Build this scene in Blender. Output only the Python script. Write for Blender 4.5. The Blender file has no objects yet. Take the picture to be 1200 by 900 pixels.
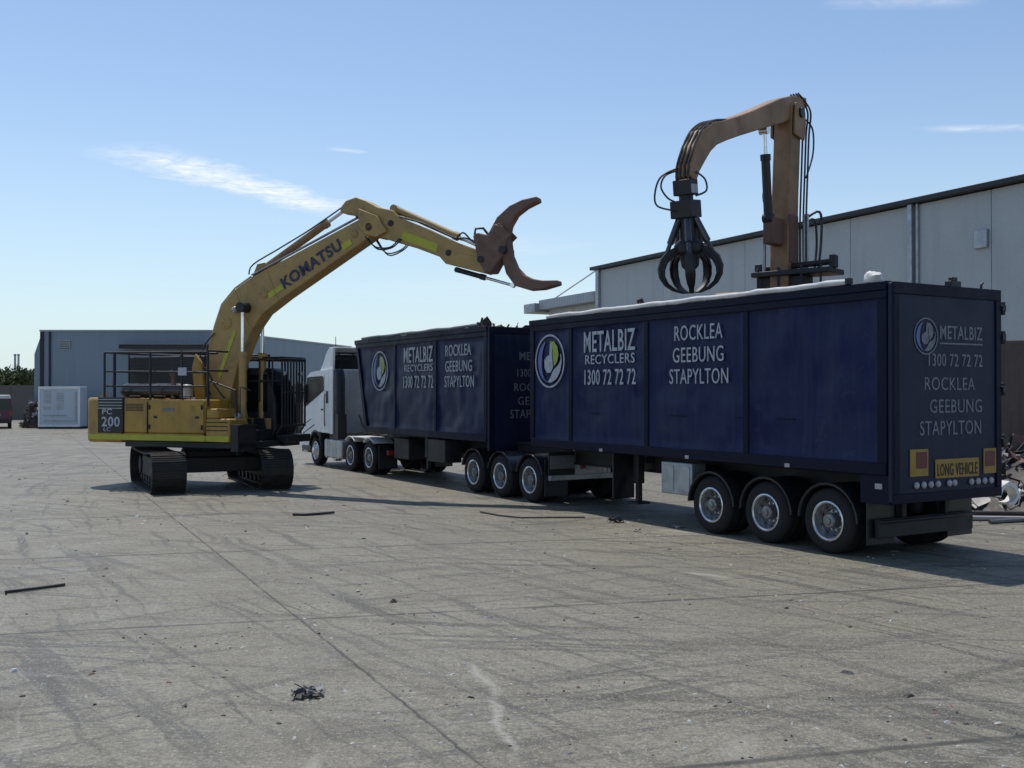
import bpy, bmesh, math, random
from mathutils import Vector, Matrix, Euler, noise as mnoise
R = math.radians
rnd = random.Random(7)
sc = bpy.context.scene
COL = sc.collection

# ------------------------------------------------------------------ mesh helper
class MB:
    def __init__(s):
        s.v = []; s.f = []; s.m = []; s.cur = 0
    def add(s, verts, faces, M=None):
        o = len(s.v)
        for p in verts:
            p = Vector(p)
            s.v.append(M @ p if M is not None else p)
        for f in faces:
            s.f.append([i + o for i in f]); s.m.append(s.cur)
        return s
    def box(s, x0, x1, y0, y1, z0, z1, M=None):
        v = [(x0,y0,z0),(x1,y0,z0),(x1,y1,z0),(x0,y1,z0),(x0,y0,z1),(x1,y0,z1),(x1,y1,z1),(x0,y1,z1)]
        f = [(0,3,2,1),(4,5,6,7),(0,1,5,4),(1,2,6,5),(2,3,7,6),(3,0,4,7)]
        return s.add(v, f, M)
    def prism(s, pts, c0, c1, axis='y', M=None):
        A = sum(pts[i][0]*pts[(i+1)%len(pts)][1]-pts[(i+1)%len(pts)][0]*pts[i][1] for i in range(len(pts)))
        if A < 0: pts = pts[::-1]
        n = len(pts)
        if axis == 'y': g = lambda a,b,c: (a,c,b)
        elif axis == 'x': g = lambda a,b,c: (c,a,b)
        else: g = lambda a,b,c: (a,b,c)
        v = [g(a,b,c0) for a,b in pts] + [g(a,b,c1) for a,b in pts]
        f = [tuple(range(n))[::-1], tuple(range(n,2*n))] + [(i,(i+1)%n,(i+1)%n+n,i+n) for i in range(n)]
        if axis == 'y': f = [t[::-1] for t in f]
        return s.add(v, f, M)
    def tube(s, pts, r, n=8, cap=True, M=None):
        pts = [Vector(p) for p in pts]
        k = len(pts)
        rr = r if isinstance(r, (list,tuple)) else [r]*k
        tan = []
        for i in range(k):
            a = pts[max(i-1,0)]; b = pts[min(i+1,k-1)]
            t = (b-a); tan.append(t.normalized() if t.length > 1e-9 else Vector((0,0,1)))
        up = Vector((0,0,1)) if abs(tan[0].z) < .9 else Vector((1,0,0))
        nrm = (up - tan[0]*up.dot(tan[0])).normalized()
        v = []; f = []
        for i in range(k):
            if i:
                nrm = nrm - tan[i]*nrm.dot(tan[i])
                nrm = nrm.normalized() if nrm.length > 1e-6 else tan[i].orthogonal().normalized()
            bn = tan[i].cross(nrm)
            for j in range(n):
                a = 2*math.pi*j/n
                v.append(pts[i] + (nrm*math.cos(a)+bn*math.sin(a))*rr[i])
        for i in range(k-1):
            for j in range(n):
                f.append((i*n+j, i*n+(j+1)%n, (i+1)*n+(j+1)%n, (i+1)*n+j))
        if cap:
            f.append(tuple(range(n))[::-1]); f.append(tuple(range((k-1)*n, k*n)))
        return s.add(v, f, M)
    def lathe(s, prof, origin=(0,0,0), axis=(0,0,1), n=24, M=None, cap=True):
        """prof: list of (radius, height along axis)"""
        ax = Vector(axis).normalized(); u = ax.orthogonal().normalized(); w = ax.cross(u); o = Vector(origin)
        v = []; f = []
        for (r,h) in prof:
            for j in range(n):
                a = 2*math.pi*j/n
                v.append(o + ax*h + (u*math.cos(a)+w*math.sin(a))*max(r,1e-4))
        for i in range(len(prof)-1):
            for j in range(n):
                f.append((i*n+j, i*n+(j+1)%n, (i+1)*n+(j+1)%n, (i+1)*n+j))
        if cap: f.append(tuple(range(n))[::-1]); f.append(tuple(range((len(prof)-1)*n, len(prof)*n)))
        return s.add(v, f, M)
    def sphere(s, c, r, sz=(1,1,1), n=12, k=8, M=None):
        prof = [(r*math.sin(math.pi*i/k)*1.0, -r*math.cos(math.pi*i/k)) for i in range(k+1)]
        m = Matrix.Translation(Vector(c)) @ Matrix.Diagonal((*sz,1))
        return s.lathe(prof, n=n, M=(M @ m) if M is not None else m)
    def sweep(s, line, c0, c1, M=None):
        """line: (a, b, halfwidth) in the xz plane, extruded along y"""
        up = []; lo = []
        for i,(a,b,h) in enumerate(line):
            p = Vector(line[max(i-1,0)][:2]); q = Vector(line[min(i+1,len(line)-1)][:2])
            t = (q-p).normalized(); nn = Vector((-t.y, t.x))
            up.append((a+nn.x*h, b+nn.y*h)); lo.append((a-nn.x*h, b-nn.y*h))
        n = len(line); v = []; f = []
        for c in (c0,c1):
            v += [(a,c,b) for a,b in up] + [(a,c,b) for a,b in lo]
        for i in range(n-1):
            f.append((i,i+1,n+i+1,n+i)); f.append((2*n+i,3*n+i,3*n+i+1,2*n+i+1))
            f.append((i,2*n+i,2*n+i+1,i+1)); f.append((n+i,n+i+1,3*n+i+1,3*n+i))
        f.append((0,n,3*n,2*n)); f.append((n-1,3*n-1,4*n-1,2*n-1))
        return s.add(v, f, M)
    def build(s, name, mats, parent=None, bevel=0, smooth=35, M=None, seg=2):
        me = bpy.data.meshes.new(name)
        me.from_pydata([tuple(p) for p in s.v], [], s.f)
        if not isinstance(mats, (list,tuple)): mats = [mats]
        for m in mats: me.materials.append(m)
        me.polygons.foreach_set('material_index', s.m)
        bm = bmesh.new(); bm.from_mesh(me); bmesh.ops.recalc_face_normals(bm, faces=bm.faces); bm.to_mesh(me); bm.free()
        if smooth:
            me.polygons.foreach_set('use_smooth', [True]*len(me.polygons))
            me.set_sharp_from_angle(angle=R(smooth))
        me.update()
        o = bpy.data.objects.new(name, me); COL.objects.link(o)
        if M is not None: o.matrix_local = M
        if parent: o.parent = parent
        if bevel:
            b = o.modifiers.new('bevel', 'BEVEL'); b.width = bevel; b.segments = seg
            b.limit_method = 'ANGLE'; b.angle_limit = R(35); b.use_clamp_overlap = True
        return o

def tag(o, label, cat, group=None, kind=None):
    o['label'] = label; o['category'] = cat
    if group: o['group'] = group
    if kind: o['kind'] = kind
    return o
def thing(name, label, cat, loc=(0,0,0), rz=0, group=None):
    o = bpy.data.objects.new(name, None); COL.objects.link(o)
    o.empty_display_size = .3; o.location = loc; o.rotation_euler = (0,0,rz)
    return tag(o, label, cat, group)
def structure(o):
    o['kind'] = 'structure'; return o

# ------------------------------------------------------------------ materials
def nt(name):
    m = bpy.data.materials.new(name); m.use_nodes = True
    t = m.node_tree; t.nodes.clear()
    out = t.nodes.new('ShaderNodeOutputMaterial'); b = t.nodes.new('ShaderNodeBsdfPrincipled')
    t.links.new(b.outputs[0], out.inputs[0])
    return m, t, b
class G:
    """tiny node-graph writer"""
    def __init__(s, t): s.t = t
    def n(s, typ, **kw):
        x = s.t.nodes.new(typ)
        for k,v in kw.items(): setattr(x, k, v)
        return x
    def put(s, sock, v):
        if hasattr(v, 'is_output') or isinstance(v, bpy.types.NodeSocket): s.t.links.new(v, sock)
        else: sock.default_value = v
    def math(s, op, a, b=0.0, c=None):
        x = s.n('ShaderNodeMath', operation=op)
        s.put(x.inputs[0], a); s.put(x.inputs[1], b)
        if c is not None: s.put(x.inputs[2], c)
        return x.outputs[0]
    def noise(s, vec, scale, detail=4, rough=.55, dist=0, out='Fac'):
        x = s.n('ShaderNodeTexNoise'); s.put(x.inputs['Vector'], vec)
        x.inputs['Scale'].default_value = scale; x.inputs['Detail'].default_value = detail
        x.inputs['Roughness'].default_value = rough; x.inputs['Distortion'].default_value = dist
        return x.outputs[out]
    def ramp(s, fac, a, b, lo=0., hi=1.):
        x = s.n('ShaderNodeMapRange'); s.put(x.inputs[0], fac)
        x.inputs[1].default_value = a; x.inputs[2].default_value = b
        x.inputs[3].default_value = lo; x.inputs[4].default_value = hi
        return x.outputs[0]
    def mix(s, fac, a, b, mode='MIX'):
        x = s.n('ShaderNodeMix', data_type='RGBA', blend_type=mode)
        s.put(x.inputs[0], fac)
        for sock, v in ((x.inputs[6],a),(x.inputs[7],b)):
            if isinstance(v, (tuple,list)): sock.default_value = (*v[:3],1)
            else: s.put(sock, v)
        return x.outputs[2]
    def obj(s): return s.n('ShaderNodeTexCoord').outputs['Object']
    def scale(s, vec, sx, sy, sz, rz=0.):
        x = s.n('ShaderNodeMapping'); s.put(x.inputs[0], vec)
        x.inputs['Scale'].default_value = (sx,sy,sz); x.inputs['Rotation'].default_value = (0,0,rz)
        return x.outputs[0]
    def bump(s, h, strength, dist=.01):
        x = s.n('ShaderNodeBump'); s.put(x.inputs['Height'], h)
        x.inputs['Strength'].default_value = strength; x.inputs['Distance'].default_value = dist
        return x.outputs[0]

def mat(name, col, rough=.5, metal=0., dirt=.35, dirt_col=(.17,.14,.11), scale=3., bump=.05, spec=.5, wear=0., wear_col=(.3,.28,.26), coat=0., streak=0.):
    m, t, b = nt(name); g = G(t); o = g.obj()
    a = g.noise(o, scale, 6, .62)
    c = g.noise(o, scale*9, 4, .6)
    mask = g.math('MULTIPLY', g.ramp(a, .42, .72), dirt)
    base = g.mix(mask, col, dirt_col)
    base = g.mix(g.ramp(c, .3, .7, 0, .25*min(1,dirt*2)), base, tuple(x*.55 for x in col))
    if streak:
        sv = g.scale(o, 5., 5., .35)
        st = g.noise(sv, 1.6, 5, .6)
        base = g.mix(g.math('MULTIPLY', g.ramp(st, .48, .72), streak), base, dirt_col)
    if wear:
        w = g.noise(o, scale*4, 8, .7, .6)
        base = g.mix(g.ramp(w, .60, .66, 0, wear), base, wear_col)
    g.put(b.inputs['Base Color'], base)
    g.put(b.inputs['Roughness'], g.ramp(a, .3, .75, max(rough-.08,.05), min(rough+.2,1)))
    b.inputs['Metallic'].default_value = metal
    b.inputs['Specular IOR Level'].default_value = spec
    if coat: b.inputs['Coat Weight'].default_value = coat; b.inputs['Coat Roughness'].default_value = .15
    if bump: g.put(b.inputs['Normal'], g.bump(g.noise(o, scale*14, 5, .6), bump, .01))
    return m

M_ = {}
M_['navy'] = mat('navy_paint', (.0060,.0120,.066), .36, dirt=.8, dirt_col=(.034,.043,.085), scale=.9, bump=.03, wear=.3, wear_col=(.06,.06,.08), streak=.55, spec=.14)
M_['navy_dark'] = mat('navy_frame_paint', (.006,.008,.026), .42, dirt=.35, dirt_col=(.025,.026,.032), scale=2., bump=.04, wear=.3, wear_col=(.05,.048,.045), spec=.12)
M_['gate'] = mat('tailgate_paint', (.008,.013,.044), .42, dirt=.45, dirt_col=(.03,.034,.048), scale=1.2, bump=.04, wear=.3, wear_col=(.04,.04,.045), streak=.35, spec=.22)
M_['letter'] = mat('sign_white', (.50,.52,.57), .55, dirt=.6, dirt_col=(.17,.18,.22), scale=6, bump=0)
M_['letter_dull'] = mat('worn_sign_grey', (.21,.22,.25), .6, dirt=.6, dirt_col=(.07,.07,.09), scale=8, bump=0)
M_['logo_blue'] = mat('logo_blue', (.12,.17,.42), .5, dirt=.3, scale=5, bump=0)
M_['logo_green'] = mat('logo_green', (.36,.42,.06), .5, dirt=.3, scale=5, bump=0)
M_['black'] = mat('black_steel', (.014,.015,.018), .5, dirt=.4, dirt_col=(.06,.055,.05), scale=3., bump=.06)
M_['chassis'] = mat('chassis_paint', (.010,.011,.014), .55, dirt=.5, dirt_col=(.035,.031,.027), scale=4., bump=.08)
M_['plastic'] = mat('black_plastic', (.012,.013,.016), .36, dirt=.3, dirt_col=(.06,.06,.055), scale=4., bump=.04)
M_['rubber'] = mat('tyre_rubber', (.013,.013,.014), .75, dirt=.5, dirt_col=(.045,.041,.036), scale=5., bump=.12, spec=.3)
M_['alloy'] = mat('alloy_rim', (.74,.75,.77), .24, metal=.8, dirt=.4, dirt_col=(.2,.18,.16), scale=7., bump=.03)
M_['shaded_hub_steel'] = mat('shaded_hub_steel', (.26,.265,.275), .36, metal=.75, dirt=.6, dirt_col=(.07,.065,.06), scale=9., bump=.05)  # recess shadow painted in: disc and hub darker than the alloy lip
M_['chrome'] = mat('polished_rod', (.75,.76,.78), .15, metal=1., dirt=.15, scale=5., bump=0)
M_['galv'] = mat('galvanised_steel', (.42,.44,.46), .45, metal=.7, dirt=.4, dirt_col=(.2,.19,.18), scale=4., bump=.05)
M_['white'] = mat('white_cab_paint', (.86,.86,.86), .32, dirt=.25, dirt_col=(.40,.38,.35), scale=1.5, bump=.015, streak=.2)
M_['offwhite'] = mat('cab_rear_paint', (.46,.47,.49), .5, dirt=.45, dirt_col=(.20,.19,.18), scale=2., bump=.03, streak=.3)
M_['glass'] = mat('dark_glass', (.006,.008,.010), .12, dirt=.1, dirt_col=(.02,.02,.02), scale=2., bump=0, spec=.04)
M_['yellow'] = mat('yellow_machine_paint', (.47,.265,.035), .42, dirt=.6, dirt_col=(.17,.115,.06), scale=1.6, bump=.03, wear=.35, wear_col=(.17,.12,.07), streak=.35)
M_['yellow_arm'] = mat('dusty_yellow_paint', (.46,.29,.085), .5, dirt=.65, dirt_col=(.22,.155,.10), scale=1.8, bump=.05, wear=.45, wear_col=(.16,.11,.08), streak=.2)
M_['tape'] = mat('lime_tape', (.48,.46,.03), .45, dirt=.35, dirt_col=(.3,.26,.06), scale=5., bump=0)
M_['decal'] = mat('decal_navy', (.02,.02,.07), .5, dirt=.25, dirt_col=(.15,.12,.09), scale=7., bump=0)
M_['rust'] = mat('rusty_steel', (.20,.115,.085), .7, dirt=.6, dirt_col=(.10,.055,.04), scale=3.5, bump=.15, wear=.4, wear_col=(.30,.22,.18))
M_['orange'] = mat('faded_orange_paint', (.33,.185,.085), .55, dirt=.6, dirt_col=(.12,.085,.06), scale=1.7, bump=.06, wear=.5, wear_col=(.12,.085,.065), streak=.4)
M_['orange_red'] = mat('faded_red_paint', (.15,.065,.045), .55, dirt=.5, dirt_col=(.12,.07,.05), scale=2.5, bump=.06, wear=.4)
M_['hose'] = mat('hydraulic_hose', (.015,.015,.016), .5, dirt=.3, scale=8., bump=0)
M_['track'] = mat('track_steel', (.030,.028,.027), .6, metal=.3, dirt=.6, dirt_col=(.09,.075,.06), scale=5., bump=.15)
M_['marker_y'] = mat('marker_yellow', (.34,.20,.02), .4, dirt=.35, dirt_col=(.25,.15,.05), scale=6., bump=0)
M_['marker_r'] = mat('marker_red', (.13,.015,.02), .4, dirt=.3, dirt_col=(.1,.03,.02), scale=6., bump=0)
M_['lamp_red'] = mat('lamp_red', (.30,.02,.02), .2, dirt=.1, scale=6., bump=0)
M_['lamp_clear'] = mat('lamp_clear', (.40,.38,.41), .2, dirt=.2, scale=6., bump=0)
M_['gloss_black'] = mat('gloss_black_paint', (.02,.02,.024), .2, dirt=.3, dirt_col=(.08,.08,.08), scale=3., bump=.02, spec=.8)
M_['tarp'] = mat('pale_tarpaulin', (.66,.66,.66), .6, dirt=.35, dirt_col=(.35,.33,.31), scale=4., bump=.2)
M_['tarp_dark'] = mat('grey_tarpaulin', (.13,.14,.15), .6, dirt=.5, dirt_col=(.22,.21,.2), scale=4., bump=.2)
M_['bag'] = mat('white_bag', (.74,.74,.73), .6, dirt=.3, dirt_col=(.45,.43,.4), scale=7., bump=.3)
M_['scrap_grey'] = mat('scrap_grey', (.16,.165,.17), .5, metal=.4, dirt=.6, dirt_col=(.09,.07,.06), scale=5., bump=.1)
M_['scrap_light'] = mat('scrap_light', (.40,.40,.39), .5, metal=.2, dirt=.5, dirt_col=(.25,.22,.2), scale=5., bump=.1)
M_['scrap_dark'] = mat('scrap_dark', (.035,.035,.038), .6, dirt=.6, dirt_col=(.10,.07,.05), scale=5., bump=.1)
M_['plate_white'] = mat('plate_grey', (.16,.155,.16), .5, dirt=.4, dirt_col=(.08,.07,.07), scale=6., bump=0)
M_['wood'] = mat('dark_bark', (.07,.05,.035), .9, dirt=.5, dirt_col=(.12,.10,.07), scale=4., bump=.3)
M_['brown_wall'] = mat('brown_push_wall', (.155,.115,.095), .8, dirt=.6, dirt_col=(.09,.065,.055), scale=.7, bump=.1, wear=.4, wear_col=(.22,.12,.08), streak=.6)
M_['bank'] = mat('brown_fence_paint', (.16,.145,.13), .85, dirt=.5, dirt_col=(.1,.09,.08), scale=.5, bump=.1)
M_['van'] = mat('van_paint', (.10,.03,.05), .4, dirt=.3, scale=2., bump=.02)
M_['van_roof'] = mat('van_roof_paint', (.62,.63,.62), .4, dirt=.3, scale=2., bump=.02)
M_['van_glass'] = mat('green_glass', (.012,.04,.035), .08, dirt=.1, scale=2., bump=0)

def sheet_metal(name, col, pitch, rough=.5, depth=.02, axis='X', dirt=.3):
    """profiled wall cladding: ribs as bump, weather streaks"""
    m, t, b = nt(name); g = G(t); o = g.obj()
    w = g.n('ShaderNodeTexWave', wave_type='BANDS', bands_direction=axis, wave_profile='SIN')
    g.put(w.inputs[0], o); w.inputs['Scale'].default_value = 1/pitch*.314
    st = g.noise(g.scale(o, 1.2, 1.2, .12), 1.2, 5, .6)
    big = g.noise(o, .22, 4, .6)
    base = g.mix(g.math('MULTIPLY', g.ramp(st, .4, .75), dirt), col, tuple(c*.6 for c in col))
    base = g.mix(g.ramp(big, .3, .7, 0, .25), base, tuple(min(1,c*1.25) for c in col))
    g.put(b.inputs['Base Color'], base); b.inputs['Roughness'].default_value = rough
    g.put(b.inputs['Normal'], g.bump(w.outputs['Fac'], .5, depth))
    return m
M_['cladding'] = sheet_metal('grey_blue_cladding', (.215,.262,.31), .35)
M_['container'] = sheet_metal('pale_container_cladding', (.50,.54,.59), .28, depth=.03, dirt=.25)
M_['roof'] = sheet_metal('roof_sheeting', (.36,.38,.40), .3)

def concrete_wall():
    m, t, b = nt('tilt_up_concrete'); g = G(t); o = g.obj()
    big = g.noise(o, .35, 6, .6); st = g.noise(g.scale(o, .8,.8,.10), 1.5, 6, .65); fine = g.noise(o, 9, 5, .6)
    base = g.mix(g.ramp(big,.3,.7), (.45,.465,.46), (.53,.54,.53))
    base = g.mix(g.ramp(st,.5,.78,0,.4), base, (.25,.255,.255))
    base = g.mix(g.ramp(fine,.35,.65,0,.2), base, (.32,.33,.33))
    g.put(b.inputs['Base Color'], base); b.inputs['Roughness'].default_value = .85
    g.put(b.inputs['Normal'], g.bump(fine, .15, .01))
    return m
M_['concrete_wall'] = concrete_wall()

def ground_mat():
    m, t, b = nt('yard_concrete'); g = G(t); o = g.obj()
    sep = g.n('ShaderNodeSeparateXYZ'); g.put(sep.inputs[0], o)
    X, Y = sep.outputs[0], sep.outputs[1]
    wob = g.noise(o, .5, 3, .5); wob2 = g.noise(o, 6., 3, .6)
    big = g.noise(o, .16, 6, .62); mid = g.noise(o, 1.1, 6, .65); fine = g.noise(o, 11., 6, .72); grit = g.noise(o, 60., 3, .7)
    base = g.mix(g.ramp(big,.32,.68), (.208,.192,.138), (.288,.270,.204))
    base = g.mix(g.ramp(mid,.40,.66,0,.55), base, (.14,.129,.104))
    # dark oily patches
    oil = g.noise(o, .42, 7, .68, .5)
    base = g.mix(g.ramp(oil,.54,.70,0,.6), base, (.082,.077,.067))
    # rubber and drag marks: thin concentric streaks about far turning centres
    def polar(cx, cy, fr, fa, lo, hi, amt, c, off):
        nonlocal base
        dx = g.math('SUBTRACT', X, cx); dy = g.math('SUBTRACT', Y, cy)
        r_ = g.math('SQRT', g.math('ADD', g.math('MULTIPLY',dx,dx), g.math('MULTIPLY',dy,dy)))
        r_ = g.math('ADD', r_, g.math('MULTIPLY', wob, .5))
        an = g.math('ARCTAN2', dy, dx)
        cb = g.n('ShaderNodeCombineXYZ'); g.put(cb.inputs[0], g.math('MULTIPLY', r_, fr)); g.put(cb.inputs[1], g.math('MULTIPLY', an, fa)); cb.inputs[2].default_value = off
        n1 = g.noise(cb.outputs[0], 1., 3, .6)
        k = g.math('MULTIPLY', g.ramp(n1, lo, hi, 0, 1), g.ramp(g.noise(o, .33, 4, .6), .36, .56, .35, 1))
        k = g.math('MULTIPLY', k, g.ramp(fine, .28, .55, .45, 1))
        base = g.mix(g.math('MULTIPLY', k, amt), base, c)
    D_ = (.052,.049,.042); P_ = (.34,.325,.285)
    polar(45, 45, 4.2, 9., .55, .62, .85, D_, 1.)
    polar(-38, -18, 5.0, 8., .57, .64, .8, D_, 7.)
    polar(8, 75, 4.6, 11., .56, .64, .85, D_, 13.)
    polar(-22, 62, 6.0, 9., .57, .64, .7, D_, 19.)
    polar(30, -30, 3.6, 8., .58, .65, .7, D_, 25.)
    polar(5, 60, 8.0, 14., .58, .68, .5, P_, 31.)
    polar(50, 30, 7.0, 14., .60, .68, .4, P_, 37.)
    polar(0, 90, 2.0, 16., .56, .70, .5, (.075,.07,.06), 43.)
    # grit
    peb = g.noise(o, 28., 4, .75)
    base = g.mix(g.ramp(fine,.42,.64,0,.6), base, (.085,.08,.068))
    base = g.mix(g.ramp(peb,.54,.66,0,.7), base, (.05,.047,.04))
    base = g.mix(g.ramp(peb,.33,.44,.75,0), base, (.42,.40,.35))
    base = g.mix(g.ramp(grit,.52,.68,0,.6), base, (.05,.047,.042))
    base = g.mix(g.ramp(grit,.32,.44,.5,0), base, (.42,.40,.36))
    # pale scraped marks, and windscreen reflections painted in as pale streaks
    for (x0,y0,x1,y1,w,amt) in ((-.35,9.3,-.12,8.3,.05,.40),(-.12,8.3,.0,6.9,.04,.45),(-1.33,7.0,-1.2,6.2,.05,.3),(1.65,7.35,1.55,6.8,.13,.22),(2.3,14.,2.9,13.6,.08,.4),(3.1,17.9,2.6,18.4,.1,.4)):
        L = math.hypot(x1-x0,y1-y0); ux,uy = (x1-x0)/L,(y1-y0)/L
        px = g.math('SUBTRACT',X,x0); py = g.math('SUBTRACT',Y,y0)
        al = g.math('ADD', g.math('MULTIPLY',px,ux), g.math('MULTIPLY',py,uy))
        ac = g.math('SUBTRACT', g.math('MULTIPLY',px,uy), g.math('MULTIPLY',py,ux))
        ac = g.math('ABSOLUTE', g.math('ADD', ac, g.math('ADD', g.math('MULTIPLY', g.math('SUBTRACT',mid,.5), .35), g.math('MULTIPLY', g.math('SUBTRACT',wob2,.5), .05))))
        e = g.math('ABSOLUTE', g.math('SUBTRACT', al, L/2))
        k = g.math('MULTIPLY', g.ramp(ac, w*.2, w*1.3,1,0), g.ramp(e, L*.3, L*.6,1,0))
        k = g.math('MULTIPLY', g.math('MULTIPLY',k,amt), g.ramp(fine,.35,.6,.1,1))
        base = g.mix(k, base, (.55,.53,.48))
    # slab joints (two families), slightly ragged
    jm = None
    a = R(13.5); c,s_ = math.cos(a), math.sin(a)
    jit = g.math('MULTIPLY', g.math('SUBTRACT', wob2, .5), .05)
    def fam(u, off, step, w):
        q = g.math('ADD', g.math('DIVIDE', g.math('SUBTRACT', u, off), step), 500.5)
        fr = g.math('ABSOLUTE', g.math('SUBTRACT', g.math('FRACT', q), .5))
        return g.ramp(g.math('MULTIPLY', fr, step), w*.5, w*1.4, 1, 0)
    u1 = g.math('ADD', g.math('ADD', g.math('MULTIPLY', X, -s_), g.math('MULTIPLY', Y, c)), jit)
    a2 = R(25.8); u2 = g.math('ADD', g.math('ADD', g.math('MULTIPLY', X, math.cos(a2)), g.math('MULTIPLY', Y, math.sin(a2))), jit)
    j1 = fam(u1, 10.39*c + 5.19*s_, 5.05, .036)
    j2 = fam(u2, -2.4*math.cos(a2)+11.3*math.sin(a2), 9.0, .014)
    jm = g.math('MULTIPLY', g.math('MAXIMUM', j1, j2), g.ramp(g.noise(o,1.7,4,.6), .30,.55,.35,1))
    base = g.mix(g.math('MULTIPLY', jm, .85), base, (.035,.034,.03))
    g.put(b.inputs['Base Color'], base)
    g.put(b.inputs['Roughness'], g.ramp(mid,.3,.7,.5,.75))
    b.inputs['Specular IOR Level'].default_value = .45
    h = g.math('ADD', g.math('MULTIPLY', fine, .5), g.math('MULTIPLY', peb, .6))
    h = g.math('SUBTRACT', h, jm)
    g.put(b.inputs['Normal'], g.bump(h, .55, .012))
    return m
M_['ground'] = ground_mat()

def leaf_mat(name, col):
    m, t, b = nt(name); g = G(t); o = g.obj()
    n_ = g.noise(o, .9, 3, .6)
    g.put(b.inputs['Base Color'], g.mix(n_, tuple(c*.6 for c in col), tuple(c*1.4 for c in col)))
    b.inputs['Roughness'].default_value = .7
    return m
M_['leaf'] = leaf_mat('gum_leaf', (.09,.115,.04)); M_['leaf_b'] = leaf_mat('bright_leaf', (.15,.20,.06))

# ------------------------------------------------------------------ lettering
_tc = {}
def text_geo(body, bold, ext):
    k = (body,bold,ext)
    if k in _tc: return _tc[k]
    cu = bpy.data.curves.new('lettering', 'FONT'); cu.body = body; cu.extrude = ext; cu.offset = bold; cu.resolution_u = 3
    cu.space_character = 1.08
    ob = bpy.data.objects.new('lettering', cu); COL.objects.link(ob)
    dg = bpy.context.evaluated_depsgraph_get(); dg.update()
    me = bpy.data.meshes.new_from_object(ob.evaluated_get(dg))
    v = [x.co.copy() for x in me.vertices]; f = [tuple(p.vertices) for p in me.polygons]
    bpy.data.objects.remove(ob); bpy.data.meshes.remove(me); bpy.data.curves.remove(cu)
    x0=min(p.x for p in v); x1=max(p.x for p in v); y0=min(p.y for p in v); y1=max(p.y for p in v)
    r = ([Vector(((p.x-x0)/(x1-x0)-.5, (p.y-y0)/(y1-y0)-.5, p.z)) for p in v], f)
    _tc[k] = r; return r
def lettering(body, M, w, h, m, parent, bold=0., ext=.004, name='lettering'):
    v, f = text_geo(body, bold, ext)
    mb = MB(); mb.add([Vector((p.x*w, p.y*h, p.z)) for p in v], f)
    return mb.build(name, m, parent, smooth=0, M=M)
def frame(o, xd, yd):
    x = Vector(xd).normalized(); y = Vector(yd).normalized(); z = x.cross(y)
    M = Matrix((x,y,z)).transposed().to_4x4(); M.translation = Vector(o); return M

# ------------------------------------------------------------------ scrap
def shard(mb, p, size, nm):
    k = rnd.random(); mb.cur = rnd.randrange(nm)
    e = Euler((rnd.uniform(-1.2,1.2), rnd.uniform(-1.2,1.2), rnd.uniform(0,6.28))).to_matrix().to_4x4()
    M = Matrix.Translation(Vector(p)) @ e
    a = size*rnd.uniform(.4,1.2); b = size*rnd.uniform(.15,.7)
    if k < .45:      # bent plate
        t = .006+size*.01; bend = rnd.uniform(-.5,.8)*a
        v = []
        for i in range(4):
            x = -a/2+a*i/3; z = bend*((i/3-.5)**2)*2 + rnd.uniform(-.1,.1)*b
            for y in (-b/2,b/2):
                zz = z+rnd.uniform(-.15,.15)*b
                v += [(x,y,zz),(x,y,zz+t)]
        f = []
        for i in range(3):
            o = i*4
            f += [(o,o+2,o+6,o+4),(o+1,o+5,o+7,o+3),(o,o+4,o+5,o+1),(o+2,o+3,o+7,o+6)]
        f += [(0,1,3,2),(12,14,15,13)]
        mb.add(v,f,M)
    elif k < .7:     # bent pipe or rod
        r = size*rnd.uniform(.02,.07)
        pts = [(-a/2,0,0),(-a/6,rnd.uniform(-.2,.2)*a,rnd.uniform(-.15,.15)*a),(a/6,rnd.uniform(-.2,.2)*a,rnd.uniform(-.2,.2)*a),(a/2,0,rnd.uniform(-.2,.2)*a)]
        mb.tube(pts, r, 6, M=M)
    elif k < .85:    # angle iron
        w = size*.12
        mb.prism([(0,0),(w,0),(w,w*.2),(w*.2,w*.2),(w*.2,w),(0,w)], -a*.7, a*.7, 'x', M)
    else:            # crushed box
        v = [Vector((sx*a*.35*rnd.uniform(.6,1.1), sy*b*.6*rnd.uniform(.6,1.1), sz*b*.45*rnd.uniform(.5,1.1))) for sx in (-1,1) for sy in (-1,1) for sz in (-1,1)]
        f = [(0,1,3,2),(4,6,7,5),(0,4,5,1),(2,3,7,6),(0,2,6,4),(1,5,7,3)]
        mb.add(v,f,M)
SCR = ['scrap_grey','rust','scrap_dark','scrap_light','scrap_dark','rust']

# ------------------------------------------------------------------ ground and sky
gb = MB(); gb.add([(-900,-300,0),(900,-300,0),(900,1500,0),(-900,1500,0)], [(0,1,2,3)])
structure(gb.build('ground', M_['ground'], smooth=0))['label'] = 'worn grey concrete yard with slab joints and tyre marks'

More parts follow.
